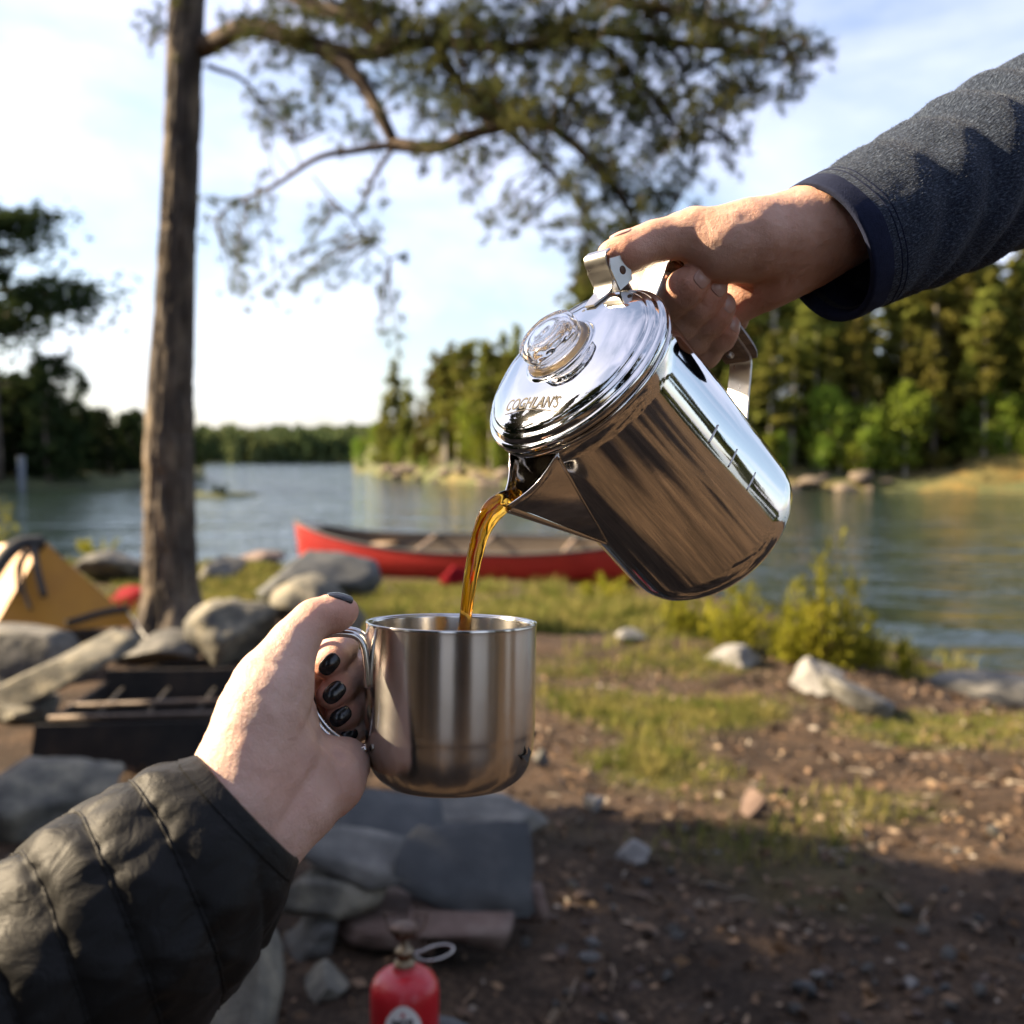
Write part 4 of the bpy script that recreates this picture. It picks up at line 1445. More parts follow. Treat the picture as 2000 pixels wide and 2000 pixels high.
def PL(p, xa=None, ya=None):
    """pot local (x to the spout, y, z along the axis from the rim) -> world"""
    p = np.asarray(p, float)
    xa = sp_x if xa is None else xa
    ya = sp_y if ya is None else ya
    return pc_w + p[..., 0:1] * xa + p[..., 1:2] * ya + p[..., 2:3] * ax_w


def HL(p):
    return PL(p, hd_x, hd_y)


M['mirror'] = mat('mirror_steel', [(0.63, 0.61, 0.58), (0.68, 0.66, 0.63)], 14, .06, metal=1, rough_var=.05, bump=.00006, bscale=35)
M['mirror_lid'] = mat('mirror_lid', [(0.66, 0.65, 0.63), (0.70, 0.69, 0.67)], 30, .05, metal=1, rough_var=.02, bump=.00012, bscale=30)
M['inox'] = mat('inox', [(0.55, 0.535, 0.51), (.62, .60, .57)], 60, .3, metal=1, rough_var=.07)
M['wood'] = mat('wood', [(0.07, 0.035, 0.017), (0.15, 0.08, 0.04), (.24, .14, .075)], 60, .5, stretch=(1, 1, 6), bump=.0004, bscale=220)
pot_base = pc_w - ax_w * .1544
pot = empty('coffee_pot', pot_base, 'shiny steel percolator coffee pot with glass knob and wooden grip, tipped to pour', 'coffee pot')
Rb = .0597
pr = [(0, -.1500), (.040, -.1500), (.046, -.1542), (.0492, -.1543), (.0545, -.1518), (.0580, -.1470), (Rb, -.1400), (Rb, -.128), (Rb - .0002, -.07), (Rb - .0004, -.016), (Rb - .0004, -.0075), (Rb + .0007, -.0062), (Rb + .0011, -.0048), (Rb + .0007, -.0034), (Rb - .0004, -.0028), (Rb - .0016, -.004), (Rb - .0018, -.02), (Rb - .0016, -.13), (.05, -.148), (0, -.1485)]
bp_ = []
for i in range(len(pr) - 1):
    a, b_ = np.array(pr[i]), np.array(pr[i + 1])
    k = max(1, int(np.linalg.norm(a - b_) / .0045))
    bp_ += [a + (b_ - a) * j / k for j in range(k)]
bp_.append(np.array(pr[-1]))
v, f = lathe(bp_, 180)
# shallow hand dents so the reflections wander
an = np.arctan2(v[:, 1], v[:, 0])
rad = np.hypot(v[:, 0], v[:, 1])
wob = .00022 * vnoise(np.column_stack([np.cos(an) * 2.2, np.sin(an) * 2.2, v[:, 2] * 22]))
v[:, 0] += np.cos(an) * wob * (rad > .04)
v[:, 1] += np.sin(an) * wob * (rad > .04)
pbody = mk('body', PL(v), f, M['mirror'], pot)
# engraved cup marks on the side
for z_ in (-.062, -.083, -.104):
    for (a0, w_) in ((R(98), .5), ):
        aa = np.linspace(a0 - .11, a0 + .11, 10)
        mk('cup_mark', *tube(PL(np.column_stack([(Rb + .00005) * np.cos(aa), (Rb + .00005) * np.sin(aa), np.full(10, z_)])), .00045, 6), M['inox'], pbody)

# V spout: two thin walls meeting in a ridge, double sided with thickness
tipz, tipr = -.0135, .0890
basez = -.088
ha = R(23)
n_u, n_v = 14, 22
def spout_wall(side):
    rows = []
    for i in range(n_v):
        t = i / (n_v - 1)                       # 0 at the top edge, 1 at the bottom point
        z_att = -.0085 + t * (basez - -.0085)
        az = side * ha * (1 - t) ** .85
        att = np.array([(Rb - .001) * math.cos(az), (Rb - .001) * math.sin(az), z_att])
        ridge = np.array([tipr + (Rb - tipr) * t, 0, tipz + (basez - tipz) * t])
        ridge[1] = side * .0035 * (1 - t) ** 2
        row = []
        for j in range(n_u):
            s = j / (n_u - 1)
            p = att + (ridge - att) * s
            if t == 0:
                p[2] -= .0035 * math.sin(math.pi * s)
            row.append(p)
        rows.append(row)
    return np.array(rows)
wl_, wr_ = spout_wall(1), spout_wall(-1)
outer = np.concatenate([wl_, wr_[:, ::-1]], 1)          # one sheet wrapping around the ridge
nrow, ncol = outer.shape[:2]
fo = grid_faces(nrow, ncol, False)
fo = fo[(fo[:, 0] % ncol) != n_u - 1]
inn = outer - np.array([.0011, 0, .0002])
inn[..., 1] *= .97
rim_f = []
for j in range(ncol - 1):
    rim_f.append((j, j + 1, nrow * ncol + j + 1, nrow * ncol + j))
sv = np.vstack([outer.reshape(-1, 3), inn.reshape(-1, 3)])
sf = [tuple(q) for q in fo] + [tuple(q[::-1] + nrow * ncol) for q in fo] + rim_f
spout = mk('spout', PL(sv), sf, M['mirror'], pot)
mk('rim_bead', *tube(PL(outer[0] + [0, 0, .0002]), .0008, 8), M['mirror'], spout)
for w_ in (wl_, wr_):
    mk('spout_seam', *tube(PL(w_[:, 0] * [1.012, 1.012, 1]), .0008, 8), M['mirror'], spout)
rg_ = (wl_[:, -1] + wr_[:, -1]) / 2
mk('ridge', *tube(PL(rg_ - [.0006, 0, 0]), np.linspace(.0036, .0010, len(rg_)), 12), M['mirror'], spout)

# lid
lp = [(0.0558, -.0045), (.0590, -.0025), (.0609, -.0016), (.0616, .0002), (.0612, .0022), (.0598, .0032), (.0585, .0036), (.0577, .0050), (.0568, .0064), (.0553, .0072), (.0540, .0078), (.0528, .0092), (.0505, .0104), (.0460, .0120), (.0400, .0134), (.0330, .0145), (.0260, .0152), (.0235, .0155), (.0225, .0162), (.0212, .0165), (.0196, .0162), (0, .0162)]
lpd = spline(np.array(lp), 110)
lpd[:, 0] = np.maximum(lpd[:, 0], 0)
v, f = lathe(lpd, 160)
an = np.arctan2(v[:, 1], v[:, 0])
v[:, 2] += .00025 * vnoise(v * [60, 60, 10]) * (np.hypot(v[:, 0], v[:, 1]) < .056)
lid = mk('lid', PL(v), f, M['mirror_lid'], pot)


def lid_z(r_):
    q = lpd[lpd[:, 1] > .003]
    o_ = np.argsort(q[:, 0])
    return np.interp(r_, q[o_, 0], q[o_, 1])


# glass knob: hollow cap on a flange
M['glass'] = mat('clear_glass', [(0.97, 0.95, 0.92)], rough=.02, Transmission_Weight=1.0, IOR=1.47)
ko = [(0.0165, .0212), (.0182, .0216), (.0186, .0232), (.0178, .0245), (.0160, .0252), (.0153, .0268), (.0158, .0285), (.0166, .0300), (.0168, .0340), (.0164, .0368), (.0150, .0388), (.0128, .0398), (.0095, .0392), (.0070, .0396), (.0040, .0402), (0, .0403)]
ki = [(0, .0372), (.0060, .0370), (.0105, .0362), (.0132, .0345), (.0138, .0300), (.0128, .0270), (.0132, .0240), (.0140, .0214), (.0165, .0212)]
kp = np.vstack([spline(np.array(ko), 60), spline(np.array(ki), 40)])
kp[:, 0] = np.maximum(kp[:, 0], 0) * 1.12
kp[:, 1] -= .0048
kp[:, 1] = .0164 + (kp[:, 1] - .0164) * .82
v, f = lathe(kp, 72)
an = np.arctan2(v[:, 1], v[:, 0])
fl = (v[:, 2] > .027) & (v[:, 2] < .037) & (np.hypot(v[:, 0], v[:, 1]) > .0145)
rr2 = 1 + .012 * np.cos(an * 8) * fl
v[:, 0] *= rr2
v[:, 1] *= rr2
knob = mk('knob', PL(v), f, M['glass'], pot)
v, f = lathe([(.0150, .01625), (.0192, .01635), (.0194, .0168), (.0150, .0167)], 60)
mk('washer', PL(v), [tuple(q) for q in f] , M['brass'], knob)

# engraved word on the lid
def lid_hit(u, v_):
    dr = P(u, v_, 1.0) - CAM
    zz = .012
    for _ in range(8):
        o_ = pc_w + ax_w * zz
        k = (o_ - CAM) @ ax_w / (dr @ ax_w)
        p = CAM + dr * k - pc_w
        x_, y_ = p @ sp_x, p @ sp_y
        zz = float(lid_z(math.hypot(x_, y_)))
    return np.array([x_, y_])
b0, b1 = lid_hit(986, 804), lid_hit(1090, 797)
up_ = lid_hit(1040, 780) - lid_hit(1040, 801)
bx = (b1 - b0)
wl2 = np.linalg.norm(bx)
bx /= wl2
by = up_ - bx * (up_ @ bx)
by /= np.linalg.norm(by)
M['etch'] = mat('etch', [(0.08, .07, .055)], rough=.7, spec=.2)


def on_lid(v, lift=.00025):
    out = []
    for q in v:
        p2 = (b0 + b1) / 2 + bx * q[0] + by * q[1]
        out.append([p2[0], p2[1], float(lid_z(math.hypot(*p2))) + lift])
    return PL(np.array(out))


v, f = text_mesh("COGHLAN'S", .0078, .0001, .12)
sc_ = wl2 * .98 / (v[:, 0].max() - v[:, 0].min())
v = v * [sc_, sc_ * 1.25, 1]
v[:, 0] -= (v[:, 0].max() + v[:, 0].min()) / 2
mk('lettering', on_lid(v), f, M['etch'], lid, smooth_=False)
us = np.column_stack([np.linspace(-.46, .5, 20) * wl2, -.0022 + .0012 * np.sin(np.linspace(0, 3, 20)), np.zeros(20)])
mk('underline', *tube(on_lid(us, .0), .00035, 6), M['etch'], lid)
for (u, v_) in ((1140, 607), (1163, 582)):
    h_ = lid_hit(u, v_)
    c_ = np.array([h_[0], h_[1], float(lid_z(np.hypot(*h_))) + .0002])
    th = np.linspace(0, 2 * np.pi, 14, endpoint=False)
    mk('vent_hole', PL(np.vstack([[c_], c_ + .0011 * np.column_stack([np.cos(th), np.sin(th), 0 * th])])), [(0, i + 1, (i + 1) % 14 + 1) for i in range(14)], M['label_black'], lid)

# hinge: tongue on the lid, upright bracket with thumb tab, two ears and a rivet
def bar(path, wid, thk):
    """flat strap along a path in the handle plane (r, z): width across, thickness along the normal"""
    p = np.array(path, float)
    t = np.gradient(p, axis=0)
    t /= np.linalg.norm(t, axis=1)[:, None]
    nrm = np.column_stack([-t[:, 1], t[:, 0]])
    w = np.broadcast_to(np.asarray(wid, float), (len(p),))
    rings = []
    for k in range(len(p)):
        a, b_ = p[k] + nrm[k] * thk / 2, p[k] - nrm[k] * thk / 2
        e = thk * .3
        rings += [[a[0], -w[k] / 2 + e, a[1]], [a[0], w[k] / 2 - e, a[1]], [(a[0] + b_[0]) / 2, w[k] / 2, (a[1] + b_[1]) / 2], [b_[0], w[k] / 2 - e, b_[1]], [b_[0], -w[k] / 2 + e, b_[1]], [(a[0] + b_[0]) / 2, -w[k] / 2, (a[1] + b_[1]) / 2]]
    f = [tuple(q) for q in grid_faces(len(p), 6)] + [tuple(range(5, -1, -1)), tuple(range((len(p) - 1) * 6, len(p) * 6))]
    return HL(np.array(rings)), f


hp = spline([(.036, .0150), (.043, .0138), (.050, .0128), (.0545, .0155), (.0572, .0215), (.0588, .0265), (.0622, .0298), (.0665, .0292)], 40)
ww = np.interp(np.arange(40), [0, 6, 14, 20, 30, 39], [.008, .013, .0155, .017, .0185, .0185])
hinge = mk('hinge', *bar(hp, ww, .0012), M['inox'], pot, smooth_=False)
for sd in (-1, 1):
    ear = [[.0530, sd * .0088, .0090], [.0650, sd * .0088, .0060], [.0700, sd * .0088, .0120], [.0690, sd * .0088, .0215], [.0610, sd * .0088, .0265], [.0570, sd * .0088, .0220]]
    ear = np.array(ear)
    v = np.vstack([ear, ear + [0, sd * .0011, 0]])
    f = [tuple(range(6)), tuple(range(11, 5, -1))] + [(i, (i + 1) % 6, (i + 1) % 6 + 6, i + 6) for i in range(6)]
    mk('ear', HL(v), f, M['inox'], hinge, smooth_=False)
mk('rivet', *tube(HL(np.array([[.0635, -.0108, .0150], [.0635, -.0100, .0150], [.0635, .0100, .0150], [.0635, .0108, .0150]])), [.0016, .0026, .0026, .0016], 14), M['dark_metal'], hinge)
mk('hinge_leaf', *bar(spline([(.0640, .0085), (.0625, .0010), (.0607, -.0060), (.0605, -.0120)], 12), .015, .0012), M['inox'], hinge, smooth_=False)

# handle strap with a wooden grip riveted on
hs = spline([(.0600, -.0165), (.0720, -.0150), (.0860, -.0125), (.0955, -.0105), (.1015, -.0125), (.1040, -.0200), (.1052, -.0400), (.1062, -.0700), (.1068, -.0960), (.1050, -.1040), (.0985, -.1090), (.0850, -.1170), (.0720, -.1250), (.0602, -.1320)], 90)
handle = mk('handle', *bar(hs, .0185, .0016), M['inox'], pot, smooth_=False)
gp = hs[(hs[:, 0] > .1005) & (hs[:, 1] > -.1045) & (hs[:, 1] < -.0115)]
wg = np.interp(np.linspace(0, 1, len(gp)), [0, .08, .5, .92, 1], [.0195, .0215, .0225, .0215, .0195])
def offs(p, d_):
    t = np.gradient(p, axis=0)
    t /= np.linalg.norm(t, axis=1)[:, None]
    return p + np.column_stack([-t[:, 1], t[:, 0]]) * d_
sgn = 1 if offs(gp, .005)[len(gp) // 2, 0] > gp[len(gp) // 2, 0] else -1
mk('grip', *bar(offs(gp, sgn * .0048), wg, .0078), M['wood'], handle, smooth_=False)
mk('grip', *bar(offs(gp, -sgn * .0032), wg * .97, .0046), M['wood'], handle, smooth_=False)
for k in (8, len(gp) - 9):
    c_ = gp[k]
    mk('rivet', *tube(HL(np.array([[c_[0] - .007, 0, c_[1]], [c_[0] + .0098, 0, c_[1]], [c_[0] + .0102, 0, c_[1]]])), [.0028, .0028, .0012], 12), M['inox'], handle)
for sd in (0, 1):
    mk('handle_foot', *bar(spline([(.0606, (-.009, -.126)[sd]), (.0608, (-.017, -.133)[sd]), (.0606, (-.028, -.143)[sd])], 8), .02, .0014), M['inox'], handle, smooth_=False)

# ------------------------------------------------------------------ coffee stream
M['coffee'] = mat('coffee_stream', [(0.95, 0.42, 0.04), (1.0, 0.58, 0.08)], 40, .03, Transmission_Weight=1.0, IOR=1.33)
st = [(1016, 966, .576, 7, 3), (998, 973, .569, 9.5, 3.6), (978, 984, .563, 11, 4.6), (957, 1004, .559, 10.8, 6), (940, 1040, .558, 9, 6), (929, 1080, .557, 8, 5.8), (919, 1130, .556, 7, 5.6), (911, 1190, .556, 6.3, 5.4), (906, 1250, .556, 6.6, 6), (903, 1340, .556, 6, 6), (901, 1430, .556, 6, 6)]
sa = spline(np.array(st, float), 110)
pts = np.array([P(a[0], a[1], a[2]) for a in sa])
t_, N_, B_ = frames(pts)
th = np.linspace(0, 2 * np.pi, 28, endpoint=False)
side = np.cross(t_, cF)
side /= np.linalg.norm(side, axis=1)[:, None]
dep = np.cross(t_, side)
q = np.stack([np.cos(th)[None] * 1.3 + 0 * sa[:, :1], np.sin(th)[None] * 1.3 + 0 * sa[:, :1], np.arange(110)[:, None] * .11 + 0 * th[None]], -1)
wv = .88 * (1 + .06 * fbm(q, 3))
ra, rb = sa[:, 3:4] * .001 * wv * .62, sa[:, 4:5] * .001 * wv * .62
v = pts[:, None] + (ra * np.cos(th))[..., None] * side[:, None] + (rb * np.sin(th))[..., None] * dep[:, None]
f = [tuple(x) for x in grid_faces(110, 28)] + [tuple(range(27, -1, -1)), tuple(range(109 * 28, 110 * 28))]
tag(mk('coffee_pour', v.reshape(-1, 3), f, M['coffee'], loc=pts[-1]), 'thin amber stream of coffee falling from the spout into the mug', 'coffee')

# ------------------------------------------------------------------ hands: one continuous skin each, meshed from a distance field
def surface_nets(F, org, h):
    s = F < 0
    nx, ny, nz = F.shape
    cnt = np.zeros((nx - 1, ny - 1, nz - 1), np.int8)
    for a in (0, 1):
        for b_ in (0, 1):
            for c_ in (0, 1):
                cnt += s[a:nx - 1 + a, b_:ny - 1 + b_, c_:nz - 1 + c_]
    I = np.argwhere((cnt > 0) & (cnt < 8))
    idx = -np.ones(cnt.shape, np.int64)
    idx[tuple(I.T)] = np.arange(len(I))
    acc = np.zeros((len(I), 3))
    num = np.zeros(len(I))
    cr_ = [(a, b_, c_) for a in (0, 1) for b_ in (0, 1) for c_ in (0, 1)]
    for p in cr_:
        for ax in range(3):
            if p[ax]:
                continue
            q = list(p)
            q[ax] = 1
            f0 = F[I[:, 0] + p[0], I[:, 1] + p[1], I[:, 2] + p[2]]
            f1 = F[I[:, 0] + q[0], I[:, 1] + q[1], I[:, 2] + q[2]]
            m = (f0 < 0) != (f1 < 0)
            t = np.where(m, f0 / np.where(m, f0 - f1, 1), 0)
            pos = np.tile(np.array(p, float), (len(I), 1))
            pos[:, ax] += t
            acc += pos * m[:, None]
            num += m
    V = (I + acc / num[:, None]) * h + org
    faces = []
    for ax in range(3):
        o1, o2 = (ax + 1) % 3, (ax + 2) % 3
        sl0 = [slice(1, -1)] * 3
        sl1 = [slice(1, -1)] * 3
        sl0[ax], sl1[ax] = slice(0, -1), slice(1, None)
        a, b_ = s[tuple(sl0)], s[tuple(sl1)]
        E_ = np.argwhere(a != b_)
        flip = a[tuple(E_.T)]
        off = np.ones(3, int)
        off[ax] = 0
        E_ = E_ + off
        quad = []
        for (d1, d2) in ((0, 0), (1, 0), (1, 1), (0, 1)):
            q = E_.copy()
            q[:, o1] -= d1
            q[:, o2] -= d2
            quad.append(idx[q[:, 0], q[:, 1], q[:, 2]])
        quad = np.stack(quad, 1)
        quad[~flip] = quad[~flip][:, ::-1]
        faces.append(quad)
    return V, np.vstack(faces)


def smin(a, b_, k):
    h = np.clip(.5 + .5 * (b_ - a) / k, 0, 1)
    return b_ + (a - b_) * h - k * h * (1 - h)


def d_cone(p, a, b_, ra, rb):
    ba = b_ - a
    t = np.clip(((p - a) @ ba) / (ba @ ba), 0, 1)
    return np.linalg.norm(p - a - t[..., None] * ba, axis=-1) - (ra + (rb - ra) * t)


class Skin:
    """groups of tapered limbs; smooth within a group, less smooth between groups"""

    def __init__(s, h):
        s.h, s.groups, s.creases = h, [], []

    def group(s, k, kg, chain_list):
        pr_ = []
        for ch in chain_list:
            ch = [(P(u, v, d), r * .001) for (u, v, d, r) in ch]
            if len(ch) == 1:
                ch = [ch[0], (ch[0][0] + 1e-5, ch[0][1])]
            for i in range(len(ch) - 1):
                pr_.append((ch[i][0], ch[i + 1][0], ch[i][1], ch[i + 1][1]))
        s.groups.append((k, kg, pr_))
        return len(s.groups) - 1

    def crease(s, pts, r, depth):
        s.creases.append(([P(*q) for q in pts], r * .001, depth * .001))

    def field(s, pts, only=None):
        F = np.full(pts.shape[:-1], .05)
        for gi, (k, kg, pr_) in enumerate(s.groups):
            if only is not None and gi not in only:
                continue
            g = None
            for a in pr_:
                d_ = d_cone(pts, *a)
                g = d_ if g is None else smin(g, d_, k)
            F = smin(F, g, kg)
        return F

    def mesh(s):
        lo = np.min([np.minimum(a[0], a[1]) - max(a[2:]) for g in s.groups for a in g[2]], 0) - .006
        hi = np.max([np.maximum(a[0], a[1]) + max(a[2:]) for g in s.groups for a in g[2]], 0) + .006
        n = np.ceil((hi - lo) / s.h).astype(int) + 1
        F = np.full(n, .05, np.float32)
        axs = [lo[i] + np.arange(n[i]) * s.h for i in range(3)]

        def sub(l_, h_):
            a = np.clip(np.floor((l_ - lo) / s.h).astype(int), 0, n)
            b_ = np.clip(np.ceil((h_ - lo) / s.h).astype(int) + 1, 0, n)
            sl = tuple(slice(a[i], b_[i]) for i in range(3))
            pts = np.stack(np.meshgrid(*[axs[i][sl[i]] for i in range(3)], indexing='ij'), -1)
            return sl, pts
        for (k, kg, pr_) in s.groups:
            gl_ = np.min([np.minimum(a[0], a[1]) - max(a[2:]) for a in pr_], 0) - .012
            gh_ = np.max([np.maximum(a[0], a[1]) + max(a[2:]) for a in pr_], 0) + .012
            sl, pts = sub(gl_, gh_)
            g = None
            for a in pr_:
                d_ = d_cone(pts, *a)
                g = d_ if g is None else smin(g, d_, k)
            F[sl] = smin(F[sl], g, kg)
        for (pl, r_, dp) in s.creases:
            pl = np.array(pl)
            sl, pts = sub(pl.min(0) - .008, pl.max(0) + .008)
            d_ = np.min([d_cone(pts, pl[i], pl[i + 1], 0, 0) for i in range(len(pl) - 1)], 0)
            F[sl] = F[sl] + dp * np.exp(-(d_ / r_) ** 2)
        # fine skin unevenness
        sl = tuple(slice(0, m) for m in n)
        near_ = np.abs(F) < .004
        pp_ = np.argwhere(near_) * s.h + lo
        F[near_] += (.00030 * vnoise(pp_ * 260) + .00045 * vnoise(pp_ * 90)).astype(np.float32)
        return surface_nets(F, lo, s.h)

    def nail(s, gi, c, along, normal, L, Wd, lift=.0004, square=3.2):
        """a nail plate following the finger's own surface"""
        c = np.asarray(c, float)
        nr = np.asarray(normal, float)
        nr = nr / np.linalg.norm(nr)
        al = np.asarray(along, float)
        al = al - nr * (al @ nr)
        al /= np.linalg.norm(al)
        wd = np.cross(nr, al)
        h = .00035
        ex = max(L, Wd) * .62
        m = int(2 * ex / h)
        lo = np.array([-ex] * 3)
        ax_ = lo[0] + np.arange(m) * h
        A, B_, C_ = np.meshgrid(ax_, ax_, ax_, indexing='ij')
        pts = c + A[..., None] * al + B_[..., None] * wd + C_[..., None] * nr
        F = s.field(pts, only=[gi])
        sh = np.maximum(F - lift - .0002 * (A / L), -(F + .0012))
        x = np.abs(A / (L / 2))
        y = np.abs(B_ / (Wd / 2))
        pr_ = ((x ** square + y ** square) ** (1 / square) - 1) * Wd / 2
        D = np.maximum(np.maximum(sh, pr_), -(C_ + ex * .55))
        D = D + .0
        V, f = surface_nets(D.astype(np.float32), lo, h)
        return c + V[:, 0:1] * al + V[:, 1:2] * wd + V[:, 2:3] * nr, f


def cam_dir(x, y, z):
    return x * cR + y * cU - z * cF           # right, up, towards the camera


def skin_mat(name, c_lo, c_mid, c_hi):
    m = mat(name, [c_lo, c_mid, c_hi], 38, .48, tint=True, spec=.4)
    nt = m.node_tree
    b = nt.nodes['Principled BSDF']
    b.inputs['Subsurface Weight'].default_value = .22
    b.inputs['Subsurface Radius'].default_value = (1.0, .32, .16)
    b.inputs['Subsurface Scale'].default_value = .006
    vo = nt.nodes.new('ShaderNodeTexVoronoi')
    vo.inputs['Scale'].default_value = 1100
    vo.feature = 'DISTANCE_TO_EDGE'
    tc = nt.nodes.new('ShaderNodeTexCoord')
    nt.links.new(tc.outputs['Object'], vo.inputs['Vector'])
    ad = nt.nodes.new('ShaderNodeMath')
    ad.operation = 'MULTIPLY_ADD'
    ad.inputs[1].default_value = .35
    nt.links.new(vo.outputs['Distance'], ad.inputs[0])
    nt.links.new(noise(nt, 420, 6, .65), ad.inputs[2])
    bp = nt.nodes.new('ShaderNodeBump')
    bp.inputs['Distance'].default_value = .0008
    bp.inputs['Strength'].default_value = .9
    nt.links.new(ad.outputs[0], bp.inputs['Height'])
    nt.links.new(bp.outputs[0], b.inputs['Normal'])
    return m


def tint_at(v, spots, base=(1, 1, 1)):
    c = np.ones((len(v), 3)) * base
    for (p, r_, col_) in spots:
        w_ = np.exp(-(((v - p) ** 2).sum(1)) / (r_ * .001) ** 2)[:, None]
        c = c * (1 - w_) + c * np.array(col_) * w_
    return c


# ---- the hand that pours (right hand, seen from the palm side)
M['skin_tan'] = skin_mat('skin_tan', (.48, .26, .175), (.60, .345, .245), (.66, .41, .305))
M['nail'] = mat('nail', [(.52, .30, .235), (.58, .36, .29)], 30, .28, Subsurface_Weight=.1, Subsurface_Scale=.003)
s = Skin(.0013)
s.group(.012, .010, [
    [(1850, 320, .70, 30), (1700, 388, .665, 28), (1600, 442, .640, 25.5), (1520, 462, .632, 24)],
    [(1640, 450, .655, 24), (1560, 492, .650, 23), (1505, 530, .650, 20), (1432, 596, .662, 14.5)],
    [(1525, 462, .628, 22), (1460, 470, .618, 22), (1402, 478, .614, 19.5), (1354, 455, .614, 12.5)],
    [(1490, 500, .650, 22), (1400, 525, .682, 17), (1388, 560, .695, 14)],
    [(1420, 480, .645, 18), (1350, 508, .676, 12.5)],
    [(1460, 545, .668, 17), (1430, 610, .695, 13)]])
gt = s.group(.007, .009, [[(1356, 455, .614, 12.8), (1318, 462, .611, 11.0), (1280, 472, .608, 11.2), (1243, 486, .605, 10.2), (1214, 494, .603, 9.4), (1194, 499, .602, 8.2)], [(1232, 497, .604, 9.6)]])
gi_ = s.group(.006, .0020, [[(1350, 508, .678, 13.2), (1252, 556, .682, 11.3)], [(1256, 560, .676, 11.3), (1304, 590, .634, 11.2), (1330, 570, .622, 10.8), (1350, 553, .617, 9.9), (1358, 546, .616, 8.6)]])
gm_ = s.group(.006, .0012, [[(1388, 556, .695, 13.2), (1290, 622, .695, 11.3)], [(1292, 624, .688, 11.3), (1332, 628, .645, 11.0), (1364, 594, .632, 10.6), (1384, 571, .627, 9.7), (1391, 563, .626, 8.4)]])
gr_ = s.group(.006, .0012, [[(1412, 590, .70, 12.7), (1322, 664, .702, 10.8)], [(1322, 664, .697, 10.8), (1354, 661, .656, 10.3), (1386, 626, .643, 9.9), (1402, 603, .637, 9.1), (1408, 596, .636, 7.9)]])
gp_ = s.group(.005, .0012, [[(1432, 622, .70, 11.0), (1352, 702, .706, 9.5)], [(1353, 700, .70, 9.5), (1380, 690, .668, 9.0), (1406, 660, .655, 8.6), (1417, 643, .650, 7.9), (1422, 636, .649, 6.8)]])
# creases: thumb base, thenar fold, wrist, finger joints
s.crease([(1300, 520, .60), (1345, 512, .598), (1372, 495, .594)], 1.6, .8)
s.crease([(1400, 545, .600), (1450, 548, .605), (1500, 515, .606), (1530, 480, .606)], 2.2, .9)
s.crease([(1535, 560, .628), (1545, 520, .622), (1540, 480, .618)], 1.6, .6)
s.crease([(1560, 560, .630), (1572, 520, .624), (1566, 478, .618)], 1.4, .5)
s.crease([(1376, 430, .597), (1385, 455, .594), (1380, 478, .593)], 1.2, .45)
for (a, b_) in (((1322, 556, .612), (1345, 592, .612)), ((1340, 605, .622), (1362, 624, .622)), ((1368, 632, .634), (1388, 652, .634))):
    s.crease([a, b_], 1.0, .5)
for du in (-9, 0, 8):
    s.crease([(1282 + du, 438, .606), (1284 + du, 452, .599), (1284 + du, 464, .596)], .8, .35)
v, f = s.mesh()
wrist = P(1600, 445, .64)
p1 = empty('person', wrist, 'person reaching in from the right in a grey blue fleece, pouring from the pot', 'person')
tn = tint_at(v, [(P(1200, 498, .60), 16, (1.15, .92, .86)), (P(1300, 510, .64), 18, (1.15, .85, .75)), (P(1350, 553, .61), 12, (1.1, .9, .85)), (P(1390, 565, .62), 11, (1.1, .9, .85)), (P(1405, 600, .63), 11, (1.1, .9, .85)), (P(1420, 638, .645), 10, (1.1, .9, .85)),
                 (P(1440, 500, .6), 30, (.97, .98, 1.0)), (P(1500, 590, .63), 26, (1.04, .92, .9))])
hand = mk('hand', v, f, M['skin_tan'], p1, col=tn)
for (gid, u, v_, d_, al, nr, L, Wd) in [
        (gi_, 1354, 549, .6175, (.62, .60, .1), (.38, -.02, .9), .0115, .0105),
        (gm_, 1387, 566, .627, (.60, .68, .1), (.42, -.02, .9), .0110, .0100),
        (gr_, 1405, 598, .637, (.50, .72, .1), (.48, .0, .88), .0108, .0096),
        (gp_, 1419, 639, .650, (.45, .76, .1), (.5, .05, .86), .0092, .0080),
        (gt, 1214, 489, .603, (-.96, -.2, .05), (-.1, .97, .12), .0125, .0125)]:
    r0 = .008
    c = P(u, v_, d_) + cam_dir(*nr) * r0
    nv_, nf_ = s.nail(gid, c, cam_dir(*al), cam_dir(*nr), L, Wd)
    if len(nv_):
        mk('fingernail', nv_, nf_, M['nail'], hand)

# ---- the hand that holds the mug (left hand)
M['skin_fair'] = skin_mat('skin_fair', (.54, .335, .255), (.62, .405, .315), (.67, .465, .375))
M['polish'] = mat('nail_polish', [(0.012, .012, .014)], rough=.18)
s2 = Skin(.0013)
s2.group(.010, .010, [
    [(350, 1715, .455, 24), (448, 1560, .478, 20), (482, 1478, .487, 19.5), (512, 1395, .496, 19.5), (538, 1330, .504, 17), (570, 1262, .512, 11)],
    [(405, 1730, .458, 16), (515, 1640, .488, 17.5), (575, 1570, .502, 19), (638, 1518, .525, 18), (672, 1492, .540, 14)],
    [(470, 1560, .485, 23), (540, 1490, .503, 21), (545, 1410, .520, 17), (556, 1340, .550, 13), (570, 1290, .570, 12)],
    [(575, 1480, .530, 16), (580, 1410, .572, 12), (585, 1340, .588, 11)],
    [(640, 1490, .565, 11), (605, 1420, .588, 10)]])
gt2 = s2.group(.007, .008, [[(570, 1264, .512, 11), (590, 1232, .517, 9.0), (612, 1208, .522, 8.4), (640, 1198, .527, 7.2), (660, 1195, .530, 6.8), (679, 1193, .532, 5.8)], [(656, 1200, .530, 6.8)]])
